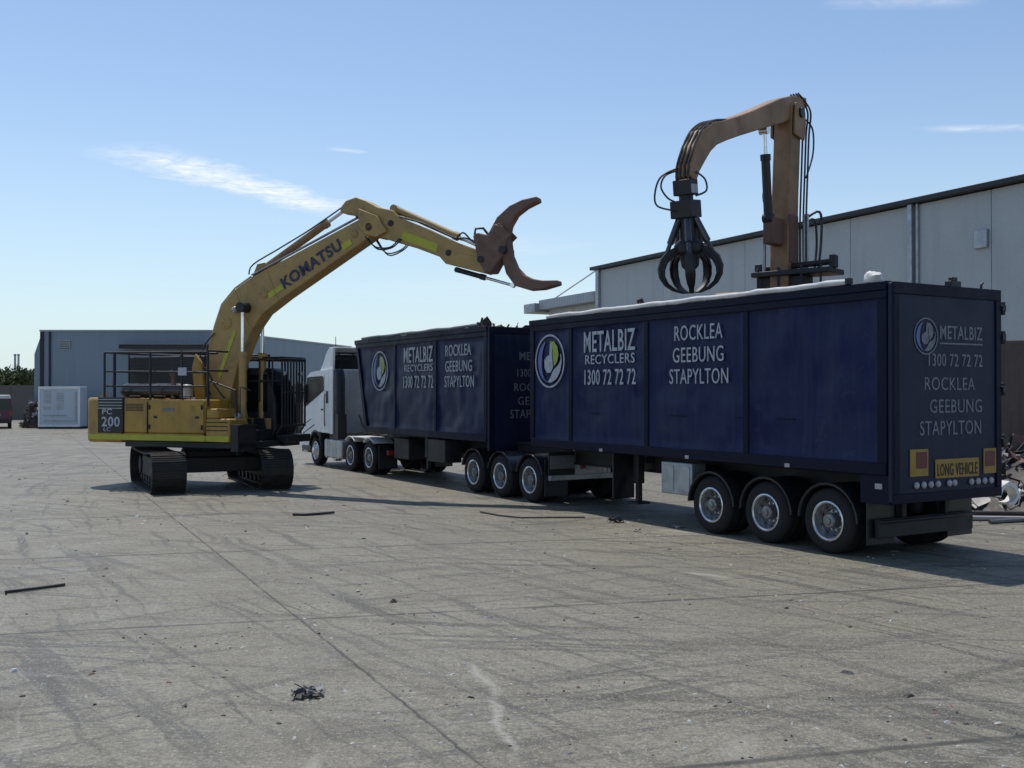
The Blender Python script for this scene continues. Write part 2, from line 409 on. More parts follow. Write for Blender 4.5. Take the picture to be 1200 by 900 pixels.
SUN_AZ, SUN_EL = R(-28), R(66)
w = bpy.data.worlds.new('World'); sc.world = w; w.use_nodes = True
t = w.node_tree; t.nodes.clear(); g = G(t)
sky = g.n('ShaderNodeTexSky', sky_type='NISHITA'); sky.sun_disc = False
sky.sun_elevation = SUN_EL; sky.sun_rotation = SUN_AZ % (2*math.pi); sky.altitude = 20; sky.air_density = 1.0; sky.dust_density = .35; sky.ozone_density = 1.6
dirv = g.n('ShaderNodeTexCoord').outputs['Generated']
sp = g.n('ShaderNodeSeparateXYZ'); g.put(sp.inputs[0], dirv)
zc = g.math('MAXIMUM', sp.outputs[2], .02)
PX = g.math('DIVIDE', sp.outputs[0], zc); PY = g.math('DIVIDE', sp.outputs[1], zc)   # a flat cloud layer seen from below
cv = g.n('ShaderNodeCombineXYZ'); g.put(cv.inputs[0], PX); g.put(cv.inputs[1], PY)
def wisp(x0,y0,x1,y1,w,amt,rough=.62,sc_=2.2):
    L = math.hypot(x1-x0,y1-y0); ux,uy = (x1-x0)/L,(y1-y0)/L
    wn = g.noise(cv.outputs[0], sc_, 6, rough, .4); wn2 = g.noise(g.scale(cv.outputs[0], 1,1,1), sc_*3.1, 6, .65, .6)
    px = g.math('SUBTRACT',PX,x0); py = g.math('SUBTRACT',PY,y0)
    al = g.math('ADD', g.math('MULTIPLY',px,ux), g.math('MULTIPLY',py,uy))
    ac = g.math('SUBTRACT', g.math('MULTIPLY',px,uy), g.math('MULTIPLY',py,ux))
    ac = g.math('ABSOLUTE', g.math('ADD', ac, g.math('MULTIPLY', g.math('SUBTRACT',wn,.5), w*2.2)))
    e = g.math('ABSOLUTE', g.math('SUBTRACT', al, L/2))
    k = g.math('MULTIPLY', g.ramp(ac, w*.1, w*1.3,1,0), g.ramp(e, L*.30, L*.56,1,0))
    k = g.math('MULTIPLY', k, g.ramp(wn2,.30,.62,.05,1))
    return g.math('MULTIPLY', k, amt)
cm = g.math('MAXIMUM', wisp(-1.62,4.2,-.92,5.7,.19,1.,.7,3.2), wisp(-1.55,4.35,-1.05,5.4,.10,.8,.7,4.5))
for a in ((-1.1,5.2,-.7,6.3,.2,.28),(1.55,3.88,2.3,3.86,.05,.45),(.80,2.62,1.2,2.60,.05,.25),(-.75,4.18,-.6,4.26,.03,.3),(-.3,6.8,.3,7.4,.5,.16),(-.9,9.,1.,11,1.5,.15),(-1.72,4.27,-1.56,4.25,.03,.4)):
    cm = g.math('MAXIMUM', cm, wisp(*a))
hzn = g.ramp(sp.outputs[2], 0., .30, 1, 0)
skyb = g.mix(g.math('MULTIPLY', g.math('POWER', hzn, 1.6), .8), sky.outputs[0], (4.3,5.5,6.2))
skyc = g.mix(cm, skyb, (7.2,7.5,7.7))
bg = g.n('ShaderNodeBackground'); g.put(bg.inputs[0], skyc); bg.inputs[1].default_value = .128
wo = g.n('ShaderNodeOutputWorld'); t.links.new(bg.outputs[0], wo.inputs[0])

sl = bpy.data.lights.new('sun','SUN'); sl.energy = 3.2; sl.angle = R(.53); sl.color = (1,.94,.84)
so = bpy.data.objects.new('sun', sl); COL.objects.link(so)
sd = Vector((math.sin(SUN_AZ)*math.cos(SUN_EL), math.cos(SUN_AZ)*math.cos(SUN_EL), math.sin(SUN_EL)))
so.rotation_euler = sd.to_track_quat('Z','Y').to_euler(); so.location = sd*60

cam = bpy.data.cameras.new('camera'); co = bpy.data.objects.new('camera', cam); COL.objects.link(co)
co.location = (0,0,2.45); co.rotation_euler = (R(90+.4775),0,0)
cam.sensor_width = 36; cam.lens = 36; cam.clip_end = 4000; cam.clip_start = .05
sc.camera = co
sc.view_settings.view_transform = 'Standard'; sc.view_settings.look = 'None'; sc.view_settings.gamma = 1
sc.view_settings.use_curve_mapping = False; sc.view_settings.exposure = 0.1
sc.cycles.max_bounces = 6; sc.cycles.use_denoising = True

# ================================================================== ROAD TRAIN
RIG_A = math.atan2(.857,-.515); RIG_O = Vector((6.421,15.244,0)); RIG_D = Vector((-.515,.857,0)).normalized()
def rig(x): return RIG_O + RIG_D*x

def wheel(parent, x, y, side, dual=True, r=.5, steer=False):
    """dual pair or single; side=+1 outer face towards +y"""
    s = side; mb = MB()
    def tyre(y0, y1):
        yo = [(.285,y0),(.30,y0+.01),(r-.11,y0-.015),(r-.035,y0+.015),(r-.005,y0+.05)]
        n_g = 4; wd = (y1-y0)
        mid = []
        for i in range(n_g):
            c = y0+.05+(wd-.1)*(i+.5)/n_g
            mid += [(r,c-.022),(r-.014,c-.014),(r-.014,c+.0),(r,c+.008)]
        prof = yo + mid + [(r-.005,y1-.05),(r-.035,y1-.015),(r-.11,y1+.015),(.30,y1-.01),(.285,y1)]
        mb.lathe([(a, h) for a,h in prof], (x,y,r), (0,s,0), 40, cap=False)
    if dual: tyre(-.29,0); tyre(-.61,-.32)
    else: tyre(-.30,0)
    wv = mb.build('wheel', M_['rubber'], parent, smooth=40)
    rb = MB()
    d = .17 if not steer else -.02     # disc recess
    out = [(.30,-.28),(.30,-.03),(.305,.004),(.285,.012),(.268,-.005),(.262,-.05),(.255,-d+.01)]
    if steer: out = [(.30,-.28),(.30,-.03),(.305,.004),(.288,.012),(.27,-.005),(.262,-.04),(.21,-.03),(.175,.035),(.13,.04)]
    if steer: rb.lathe(out + [(.115,.04),(.115,.07),(.09,.10),(.03,.11)], (x,y,r), (0,s,0), 32)
    else:
        rb.lathe(out, (x,y,r), (0,s,0), 32, cap=False)
        rb.cur = 2
        rb.lathe([(.254,-d-.01),(.256,-d+.012),(.20,-d+.03),(.17,-d+.004),(.118,-d+.004),(.112,-.03),(.098,-.012),(.06,-.008),(.055,.012),(.02,.016)], (x,y,r), (0,s,0), 32)
        rb.cur = 0
    for i in range(10):
        a = 2*math.pi*i/10
        zc_ = r+.145*math.sin(a); xc = x+.145*math.cos(a); h0 = -d if not steer else .035
        rb.lathe([(.016,0),(.016,.035),(.008,.04)], (xc, y+s*h0, zc_), (0,s,0), 6)
    rb.cur = 1
    for i in range(10):
        a = 2*math.pi*(i+.5)/10; q = .212 if not steer else .235
        rb.lathe([(.036,0),(.034,.006)], (x+q*math.cos(a), y+s*(-d+.020 if not steer else -.033), r+q*math.sin(a)), (0,s,0), 8)
    rb.build('rim', [M_['alloy'],M_['black'],M_['shaded_hub_steel']], wv, smooth=35)
    return wv

def mudguard(parent, x, y0, y1, m, r=.60, a0=15, a1=165, skirt=True):
    pts = []; n = 12
    out = [(x+r*math.cos(R(a0+(a1-a0)*i/n)), .5+r*math.sin(R(a0+(a1-a0)*i/n))) for i in range(n+1)]
    inn = [(x+(r-.025)*math.cos(R(a0+(a1-a0)*i/n)), .5+(r-.025)*math.sin(R(a0+(a1-a0)*i/n))) for i in range(n+1)]
    mb = MB()
    n1 = n+1; v = [(a,y0,b) for a,b in out]+[(a,y0,b) for a,b in inn]+[(a,y1,b) for a,b in out]+[(a,y1,b) for a,b in inn]
    f = []
    for i in range(n):
        f += [(i,i+1,2*n1+i+1,2*n1+i),(n1+i,3*n1+i,3*n1+i+1,n1+i+1),(i,n1+i,n1+i+1,i+1),(2*n1+i,2*n1+i+1,3*n1+i+1,3*n1+i)]
    f += [(0,2*n1,3*n1,n1),(n,n1+n,3*n1+n,2*n1+n)]
    mb.add(v,f)
    # rolled outer lip
    yo = y1 if abs(y1) > abs(y0) else y0
    mb.tube([(a,yo,b) for a,b in out], .014, 6)
    return mb.build('mudguard', m, parent)

def crescent(R0, a0, a1, t0, t1, n=18):
    o = []; i_ = []
    for k in range(n+1):
        u = k/n; a = R(a0+(a1-a0)*u); th = t0+(t1-t0)*math.sin(math.pi*min(1,u*1.15))*(1-.3*u)
        o.append((R0*math.cos(a), R0*math.sin(a))); i_.append(((R0-th)*math.cos(a), (R0-th)*math.sin(a)))
    return o + i_[::-1]
def logo(parent, M, rad, dull=False):
    mb = MB(); n = 40
    v = []
    for rr in (rad, rad*.93):
        for z in (0,.006): v += [(rr*math.cos(2*math.pi*i/n), rr*math.sin(2*math.pi*i/n), z) for i in range(n)]
    f = []
    for i in range(n):
        j = (i+1)%n
        f += [(i,j,n+j,n+i),(n+i,n+j,3*n+j,3*n+i),(2*n+i,3*n+i,3*n+j,2*n+j)]
    mb.add(v,f)
    ring = mb.build('emblem', M_['letter_dull' if dull else 'letter'], parent, smooth=30, M=M)
    q = rad*.80
    def piece(pts, m):
        b_ = MB(); b_.prism(pts, 0, .005, 'z'); b_.build('emblem_swirl', M_[m], ring, smooth=0)
    piece(crescent(q, 110, 268, .02*rad, .30*rad), 'logo_blue')
    piece(crescent(q, 262, 378, .05*rad, .42*rad), 'letter_dull' if dull else 'letter')
    piece([(.02*rad,.74*rad),(.30*rad,.72*rad),(.52*rad,.52*rad),(.60*rad,.22*rad),(.50*rad,-.05*rad),(.30*rad,-.20*rad),(.22*rad,.10*rad),(.20*rad,.42*rad)], 'letter_dull' if dull else 'logo_green')
    piece([(-.36*rad,.05*rad),(-.2*rad,.18*rad),(-.02*rad,.22*rad),(.02*rad,.66*rad),(.14*rad,.60*rad),(.17*rad,.1*rad),(.24*rad,-.22*rad),(.08*rad,-.42*rad),(-.18*rad,-.44*rad),(-.34*rad,-.25*rad)], 'letter_dull' if dull else 'letter')

def dented_panel(parent, x0, x1, z0, z1, y, side, slope=0., seed=0):
    """pressed side sheet with shallow dents; slope leans the x1 edge in towards the bottom"""
    mb = MB(); nx = max(8,int((x1-x0)/.10)); nz = 24; v = []; f = []
    for j in range(nz+1):
        for i in range(nx+1):
            u = i/nx; q = j/nz
            z = z0+(z1-z0)*q; xe = x1 - slope*(1-q)
            x = x0+(xe-x0)*u
            ed = min(u*(x1-x0),(1-u)*(x1-x0),q*(z1-z0),(1-q)*(z1-z0))
            fl = min(1,ed/.09)
            d = mnoise.fractal(Vector((x*1.1+seed, z*1.1, seed*3.)), 1., 2., 3)*.040 + .016*mnoise.noise(Vector((x*3.+seed,z*3.,1.))) - .03*max(0,mnoise.noise(Vector((x*1.7+seed*2,z*1.7,5.)))-.25) - .05*max(0,mnoise.noise(Vector((x*2.6+seed*5,z*2.6,9.)))-.42)
            yy = y - .032*fl + d*fl
            v.append((x, side*yy, z))
    for j in range(nz):
        for i in range(nx):
            a = j*(nx+1)+i; f.append((a,a+1,a+nx+2,a+nx+1))
    mb.add(v,f)
    o = mb.build('side_panel', M_['navy'], parent, smooth=60)
    return o

def trailer(root, L, posts, axles, slope, z0=1.3, z1=4.05, chrome_guards=False, chassis=(-.1,0), gate_drop=.87):
    W = 1.25
    # open tub: floor, front wall and the inner skins
    b = MB()
    b.box(.05,L-slope-.05,-1.16,1.16,z0+.02,z0+.10)
    for s in (1,-1):
        pts = [(.05,z0+.1),(L-slope-.06,z0+.1),(L-.06,z1-.05),(.05,z1-.05)]
        b.prism(pts, s*1.12, s*1.16, 'y')
    b.prism([(L-slope-.08,z0),(L-slope,z0),(L,z1-.02),(L-.08,z1-.02)], -1.22, 1.22, 'y')
    b.build('tub', M_['navy_dark'], root)
    # top rail all round, bottom rail
    b = MB()
    for s in (1,-1):
        ya,yb = sorted((s*1.13,s*1.275))
        b.box(0,L+.02,ya,yb,z1-.13,z1)
        b.prism([(0,z1-.25),(L-.02-slope*.08,z1-.25),(L,z1-.13),(0,z1-.13)], *sorted((s*1.17,s*1.262)), 'y')
    b.box(L-.06,L+.06,-1.13,1.13,z1-.14,z1-.002)
    b.build('top_rail', M_['navy_dark'], root, bevel=.012)
    b = MB()
    for s in (1,-1):
        ya,yb = sorted((s*1.14,s*1.262)); b.box(.02,L-slope-.04,ya,yb,z0-.04,z0+.14)
    b.build('bottom_rail', M_['navy_dark'], root, bevel=.012)
    # posts and panels
    for k,px in enumerate(posts):
        for s in (1,-1):
            hw = .065 if 0 < k < len(posts)-1 else .085
            ya,yb = sorted((s*1.15,s*1.258)); p = MB()
            lean = slope if k == len(posts)-1 else 0
            zt,zb = z1-.245, z0+.13
            p.prism([(px-hw-lean,zb),(px+hw-lean,zb),(px+hw-lean*.08,zt),(px-hw-lean*.08,zt)], ya, yb, 'y')
            p.build('side_post', M_['navy_dark'], root, bevel=.015)
    for k in range(len(posts)-1):
        for s in (1,-1):
            last = k == len(posts)-2
            dented_panel(root, posts[k]+.05, posts[k+1]-.05, z0+.1, z1-.2, 1.235, s, slope*.85 if last else 0, seed=k*7.3+L+s)
    # chassis
    c0,c1 = chassis; b = MB()
    for s in (1,-1):
        b.prism([(s*.42,.86),(s*.42+.07,.86),(s*.42+.07,.90),(s*.42+.045,.90),(s*.42+.045,1.18),(s*.42+.07,1.18),(s*.42+.07,1.22),(s*.42,1.22),(s*.42,1.18),(s*.42+.025,1.18),(s*.42+.025,.90),(s*.42,.90)], c0, c1, 'x')
    x = c0+.15
    while x < c1: b.box(x,x+.06,-.42,.42,.95,1.15); x += 1.1
    b.box(max(c0,.1),c1,-.5,.5,1.225,1.262)
    b.build('chassis', M_['chassis'], root, bevel=.006)
    for ax in axles:
        b = MB(); b.lathe([(.07,-1.0),(.07,-.25),(.1,-.2),(.1,.2),(.07,.25),(.07,1.0)], (ax,0,.5), (0,1,0), 12)
        for s in (1,-1):
            b.box(ax-.08,ax+.55,s*.43-.05,s*.43+.05,.42,.52)
            b.lathe([(.12,0),(.14,.12),(.12,.2),(.14,.3)], (ax-.28,s*.43,.56), (0,0,1), 12)
            b.prism([(ax+.42,.45),(ax+.62,.45),(ax+.7,.86),(ax+.38,.86)], s*.43-.04, s*.43+.04, 'y')
            b.lathe([(.2,-.0),(.2,.14)], (ax,s*.46,.5), (0,s,0), 16)
        b.build('axle', M_['chassis'], root)
        for s in (1,-1):
            wheel(root, ax, s*1.235, s)
            mudguard(root, ax, s*.60, s*1.25, M_['gloss_black' if chrome_guards else 'plastic'], r=.575, a0=2 if not chrome_guards else 15, a1=178 if not chrome_guards else 165)
    return root

def tail_lamps(root, xs, ys, z, mats):
    for y,mn in zip(ys,mats):
        b = MB(); b.lathe([(.05,0),(.05,.02),(.036,.034),(.005,.038)], (xs,y,z), (-1,0,0), 14); b.build('tail_lamp', M_[mn], root)

# ---- rear trailer
t2 = thing('tipper_trailer', 'long dark navy tipper trailer nearest the camera with its tailgate towards us', 'trailer', RIG_O, RIG_A)
L2 = 9.6
trailer(t2, L2, [.09,2.84,5.48,8.02,9.52], [1.11,2.41,3.71], 0., chassis=(.35,9.2))
b = MB(); b.box(-.09,-.005,-1.25,1.25,.88,4.02); gate = b.build('tailgate', M_['gate'], t2, bevel=.02)
b = MB()
for (y0,y1,z0,z1) in ((-1.25,1.25,3.86,4.03),(-1.25,1.25,.86,1.00),(1.12,1.25,1.0,3.86),(-1.25,-1.12,1.0,3.86)):
    b.box(-.115,-.08,y0,y1,z0,z1)
b.build('gate_frame', M_['navy_dark'], gate, bevel=.01)
for z in (1.7,2.5,3.3,3.75):
    b = MB(); b.box(-.14,.06,-1.34,-1.252,z-.05,z+.05); b.lathe([(.035,-.1),(.035,.1)], (-.1,-1.315,z), (0,0,1), 8); b.build('hinge', M_['black'], gate, bevel=.008)
b = MB(); b.box(-.07,.05,-.34,-.1,4.021,4.12); b.box(-.05,.03,-.28,-.16,4.12,4.18); b.build('latch', M_['black'], gate, bevel=.012)
b = MB(); b.tube([(-.04,-.86,4.02),(-.04,-.86,4.10),(-.04,-.90,4.13)], .02, 6); b.build('hook', M_['black'], gate)
SM = lambda x,z,y=1.2415: frame((x,y,z), (-1,0,0), (0,0,1))
RM = lambda r,z,x=-.094: frame((x,1.25-r,z), (0,-1,0), (0,0,1))
yl = 1.238
# lettering on the near side
logo(t2, SM(8.82,3.13,yl), .58)
lettering('METALBIZ', SM(6.68,3.48,yl), 1.70, .42, M_['letter'], t2, bold=.012)
lettering('RECYCLERS', SM(6.66,3.12,yl), 1.64, .19, M_['letter'], t2, bold=.004)
lettering('1300 72 72 72', SM(6.66,2.76,yl), 1.70, .31, M_['letter'], t2, bold=.006)
lettering('ROCKLEA', SM(4.04,3.52,yl), 1.26, .27, M_['letter'], t2)
lettering('GEEBUNG', SM(4.05,3.125,yl), 1.33, .27, M_['letter'], t2)
lettering('STAPYLTON', SM(4.04,2.74,yl), 1.54, .27, M_['letter'], t2)
# lettering on the tailgate
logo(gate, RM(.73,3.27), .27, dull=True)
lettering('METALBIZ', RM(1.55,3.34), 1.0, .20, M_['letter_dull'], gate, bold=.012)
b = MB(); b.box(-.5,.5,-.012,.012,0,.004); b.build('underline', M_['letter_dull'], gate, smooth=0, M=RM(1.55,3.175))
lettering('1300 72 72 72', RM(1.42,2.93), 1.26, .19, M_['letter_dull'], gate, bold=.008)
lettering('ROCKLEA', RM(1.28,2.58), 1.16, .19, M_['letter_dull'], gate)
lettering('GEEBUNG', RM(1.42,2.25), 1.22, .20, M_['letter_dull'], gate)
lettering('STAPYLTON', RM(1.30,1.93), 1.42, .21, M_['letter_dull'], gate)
# marker plates, sign, lamps
for r0,r1,z0,z1,fl in ((.36,.76,1.24,1.63,0),(2.06,2.46,1.22,1.60,1)):
    b = MB(); b.box(-.105,-.0945,1.25-r1,1.25-r0,z0,z1); mk = b.build('marker_plate', M_['marker_y'], gate)
    b = MB()
    a_,c_ = (1.25-r1+.10,1.25-r0-.13) if not fl else (1.25-r1+.13,1.25-r0-.10)
    b.prism([(a_-.07 if not fl else a_,z0+.11),(c_ if not fl else c_+.07,z0+.11),(c_ if not fl else c_+.07,z1-.04),(a_-.07 if not fl else a_,z1-.04)], -.109,-.1055,'x')
    b.build('marker_centre', M_['marker_r'], mk, smooth=0)
b = MB(); b.box(-.108,-.0945,1.25-1.94,1.25-.92,1.19,1.47); sg = b.build('sign_plate', M_['marker_y'], gate, bevel=.004)
lettering('LONG VEHICLE', RM(1.43,1.315,-.110), .94, .18, M_['black'], sg, bold=.01)
ys = [1.25-r for r in (.50,.66,.82,.98,1.24,1.36,1.76,1.92,2.08,2.24)]
tail_lamps(gate, -.0945, ys, 1.11, ['lamp_clear','lamp_clear','lamp_clear','lamp_clear','lamp_clear','lamp_clear','lamp_clear','lamp_clear','lamp_clear','lamp_clear'])
b = MB(); b.box(.28,.36,-1.1,1.1,.32,.60); b.tube([(.26,1.1,.56),(.26,-1.1,.56)], .03, 8); b.build('underrun_bar', M_['chassis'], t2, bevel=.012)
for s in (1,-1):
    b = MB(); b.box(.30,.42,s*.5-.05,s*.5+.05,.6,1.28); b.build('bar_bracket', M_['chassis'], t2, bevel=.008)
    b = MB(); b.box(.385,.40,*sorted((s*.62,s*1.22)),.22,1.2); b.build('mudflap', M_['plastic'], t2)
    b = MB(); b.box(-.02,.5,*sorted((s*1.0,s*1.235)),.84,1.262); b.build('rear_skirt', M_['navy_dark'], t2, bevel=.01)
b = MB(); b.box(.1,.22,1.2365,1.25,1.06,1.14); b.build('side_lamp', M_['lamp_clear'], t2)
for sx in (4.75,):
    b = MB(); b.box(4.25,5.1,.86,1.2,.60,1.18); tb = b.build('toolbox', M_['galv'], t2, bevel=.02)
    b = MB(); b.box(4.30,4.62,1.2,1.215,.66,1.12); b.box(4.74,5.05,1.2,1.215,.66,1.12); b.build('toolbox_door', M_['galv'], tb, bevel=.006)
    b = MB(); b.lathe([(.13,-.35),(.15,-.3),(.15,.3),(.13,.35)], (4.7,.62,.98), (1,0,0), 16); b.build('air_tank', M_['black'], t2)
for s in (1,-1):
    b = MB(); b.box(6.22,6.38,s*.78-.08,s*.78+.08,.66,1.26); b.box(6.25,6.35,s*.78-.05,s*.78+.05,.30,.66); b.box(6.14,6.46,s*.78-.16,s*.78+.16,.26,.30)
    b.box(6.2,6.4,*sorted((s*.42,s*.70)),1.05,1.15); b.build('landing_leg', M_['black'], t2, bevel=.01)
b = MB(); b.box(6.55,6.58,.70,1.22,.35,1.25); b.build('side_flap', M_['plastic'], t2)
for x in (1.9,4.3,6.9):
    b = MB(); b.box(x-.05,x+.05,1.263,1.275,1.27,1.33); b.build('side_lamp', M_['lamp_clear'], t2)
for x in (2.0,3.1,4.6,7.2):
    b = MB(); b.box(x-.2,x+.2,1.208,1.226,2.02,2.035); b.build('weld_strip', M_['navy_dark'], t2)
# rolled tarpaulin along the near top edge
b = MB(); n = 40
pts = [(.72+8.2*i/n, 1.24+.008*math.sin(i*1.7), 4.095+.008*math.sin(i*.9)+.006*rnd.uniform(-1,1)) for i in range(n+1)]
b.tube(pts, [.045+.006*rnd.uniform(-1,1) for _ in pts], 10); b.build('tarpaulin_roll', M_['tarp'], t2, smooth=70)
b = MB(); b.box(.66,.72,1.18,1.30,4.052,4.15); b.build('roll_end', M_['black'], t2, bevel=.01)

# ---- front trailer
X1 = 11.54
t1 = thing('lead_trailer', 'shorter navy tipper trailer coupled between the white truck and the nearest trailer', 'trailer', rig(X1), RIG_A)
L1 = 8.22
trailer(t1, L1, [.09,2.75,5.31,8.14], [-1.88,-.58,.72], .75, chassis=(-2.5,7.6), chrome_guards=True)
b = MB(); b.box(-.09,-.005,-1.25,1.25,1.05,4.02); gate1 = b.build('tailgate', M_['gate'], t1, bevel=.02)
b = MB()
for (y0,y1,z0,z1) in ((-1.25,1.25,3.86,4.03),(1.12,1.25,1.1,3.86),(-1.25,-1.12,1.1,3.86),(-1.25,1.25,1.05,1.12)): b.box(-.115,-.08,y0,y1,z0,z1)
b.build('gate_frame', M_['navy_dark'], gate1, bevel=.01)
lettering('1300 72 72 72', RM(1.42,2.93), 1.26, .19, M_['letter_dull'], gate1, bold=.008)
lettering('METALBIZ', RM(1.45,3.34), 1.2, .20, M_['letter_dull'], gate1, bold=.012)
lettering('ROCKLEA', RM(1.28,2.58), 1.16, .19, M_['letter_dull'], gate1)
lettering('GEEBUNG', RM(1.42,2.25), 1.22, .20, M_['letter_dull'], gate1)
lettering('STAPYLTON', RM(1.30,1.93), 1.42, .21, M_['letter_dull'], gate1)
o = X1
logo(t1, SM(17.92-o,3.08,yl), .58)
lettering('METALBIZ', SM(15.36-o,3.48,yl), 1.80, .42, M_['letter'], t1, bold=.012)
lettering('RECYCLERS', SM(15.34-o,3.12,yl), 1.74, .19, M_['letter'], t1, bold=.004)
lettering('1300 72 72 72', SM(15.36-o,2.74,yl), 1.84, .34, M_['letter'], t1, bold=.006)
lettering('ROCKLEA', SM(13.05-o,3.52,yl), 1.36, .29, M_['letter'], t1)
lettering('GEEBUNG', SM(13.03-o,3.12,yl), 1.42, .28, M_['letter'], t1)
lettering('STAPYLTON', SM(13.0-o,2.73,yl), 1.56, .29, M_['letter'], t1)
b = MB(); b.tube([(.5+7.2*i/30, 1.23, 4.088+.008*math.sin(i*.8)) for i in range(31)], [.042+.006*rnd.uniform(-1,1) for i in range(31)], 10); b.build('tarpaulin_roll', M_['tarp_dark'], t1, smooth=70)
# coupling deck, rear beam, plates under the nose of the following trailer
b = MB(); b.box(-2.52,-.15,-.55,.55,1.225,1.262); b.lathe([(.45,0),(.48,.04)], (-1.2,0,1.262), (0,0,1), 24); b.build('turntable', M_['chassis'], t1, bevel=.006)
b = MB(); b.box(-2.60,-2.5,-1.15,1.15,.52,.64); b.box(-2.58,-2.52,-.5,.5,.6,1.2); b.build('rear_beam', M_['galv'], t1, bevel=.012)
b = MB(); b.box(-2.62,-2.601,.52,1.16,.78,1.07); pl = b.build('sign_plate', M_['plate_white'], t1, bevel=.004)
lettering('LONG VEHICLE', frame((-2.624,.84,.95), (0,-1,0), (0,0,1)), .56, .15, M_['letter_dull'], pl, bold=.01)
b = MB(); b.box(-2.60,-2.565,.50,1.18,.64,1.15); b.build('plate_bracket', M_['chassis'], t1)
for y in (.36,-.30,-.44,-.98):
    b = MB(); b.box(-2.60,-2.56,y-.04,y+.04,.64,1.16); b.build('beam_upright', M_['galv'], t1, bevel=.006)
tail_lamps(t1, -2.602, [.30,.16,-.55,-.70], .80, ['lamp_red','lamp_clear','lamp_clear','lamp_red'])
for s in (1,-1):
    b = MB(); b.box(-2.50,-2.485,*sorted((s*.62,s*1.22)),.18,.98); b.build('mudflap', M_['plastic'], t1)
for s in (1,-1):
    b = MB(); b.box(4.0,4.16,s*.78-.08,s*.78+.08,.66,1.26); b.box(4.03,4.13,s*.78-.05,s*.78+.05,.34,.66); b.box(3.92,4.24,s*.78-.16,s*.78+.16,.30,.34); b.box(4.,4.2,*sorted((s*.42,s*.70)),1.05,1.15); b.build('landing_leg', M_['black'], t1, bevel=.01)
b = MB(); b.box(2.3,3.3,.7,1.2,.62,1.22); b.build('toolbox', M_['black'], t1, bevel=.02)
for s in (1,-1):
    b = MB(); b.box(4.9,5.9,s*.7-.3,s*.7+.3,.55,1.15); b.build('side_locker', M_['chassis'], t1, bevel=.02)
b = MB(); b.lathe([(.1,-.5),(.14,-.45),(.14,.45),(.1,.5)], (7.45,.9,1.62), (1,0,0), 14); b.build('ram_tank', M_['galv'], t1)

# ---- prime mover
XP = 19.8
pm = thing('prime_mover', 'white cab-over truck pulling both navy trailers', 'truck', rig(XP), RIG_A)
q = lambda x: x-XP
for ax in (18.74,20.2):
    for s in (1,-1):
        wheel(pm, q(ax), s*1.235, s)
        mudguard(pm, q(ax), s*.60, s*1.25, M_['white'], r=.59, a0=50, a1=130)
b = MB(); b.box(q(18.9),q(20.05),.62,1.24,1.06,1.10); b.box(q(18.9),q(20.05),-1.24,-.62,1.06,1.10); b.build('guard_top', M_['white'], pm, bevel=.01)
for s in (1,-1): wheel(pm, q(23.3), s*1.22, s, dual=False, steer=True)
b = MB()
for s in (1,-1): b.box(q(17.7),q(24.2),s*.42-.04,s*.42+.04,.72,1.02)
for x in (18.,19.4,21.,22.): b.box(q(x),q(x)+.08,-.4,.4,.78,.98)
b.lathe([(.5,0),(.5,.08)], (q(19.5),0,1.06), (0,0,1), 24); b.box(q(18.9),q(20.1),-.4,.4,1.02,1.06)
b.box(q(17.66),q(17.74),-1.1,1.1,.62,.76)
b.build('chassis', M_['chassis'], pm, bevel=.008)
for ax in (18.74,20.2,23.3):
    b = MB(); b.lathe([(.08,-1.),(.08,-.3),(.18,-.15),(.18,.15),(.08,.3),(.08,1.)], (q(ax),0,.5), (0,1,0), 12); b.build('axle', M_['chassis'], pm)
for s in (1,-1):
    b = MB(); b.box(q(17.63),q(17.67),s*.9-.2,s*.9+.2,.62,.76); b.build('tail_lamp', M_['lamp_red'], pm, bevel=.008)
    b = MB(); b.box(q(18.02),q(18.035),*sorted((s*.62,s*1.22)),.2,.9); b.build('mudflap', M_['plastic'], pm)
    # tank between the axles
    b = MB(); b.box(q(20.95),q(22.5),*sorted((s*.62,s*1.22)),.32,.92); tk = b.build('fuel_tank', M_['galv'], pm, bevel=.05, seg=3)
    b = MB()
    for x in (21.2,21.75,22.25): b.box(q(x),q(x)+.05,*sorted((s*.61,s*1.228)),.312,.928)
    b.build('tank_strap', M_['chrome'], tk)
    b = MB(); b.box(q(21.5),q(21.7),s*1.1-.1,s*1.1+.1,.24,.30); b.build('step', M_['galv'], pm)
# cab shell
f24 = 24.62
body = [(q(22.0),1.12),(q(22.72),1.12),(q(22.78),1.2)]
for i in range(9):
    a = R(180-180*i/8); body.append((q(23.3)+.60*math.cos(a), .55+.62*math.sin(a)))
body += [(q(23.95),.45),(q(24.58),.45),(q(f24+.04),.62),(q(f24+.02),1.72),(q(24.42),2.45),(q(24.08),3.02),(q(23.75),3.14),(q(22.0),3.22)]
b = MB(); b.prism(body, -1.235, 1.235, 'y'); cab = b.build('cab', M_['white'], pm, bevel=.05, seg=3)
b = MB(); b.box(q(21.97),q(21.997),-1.18,1.18,1.15,3.18); b.build('cab_rear_wall', M_['offwhite'], cab)
b = MB()
for y in (-.7,0.,.7): b.box(q(21.94),q(21.97),y-.03,y+.03,1.25,3.05)
b.box(q(21.95),q(21.968),-1.1,1.1,1.86,1.95); b.build('rear_rib', M_['offwhite'], cab, bevel=.006)
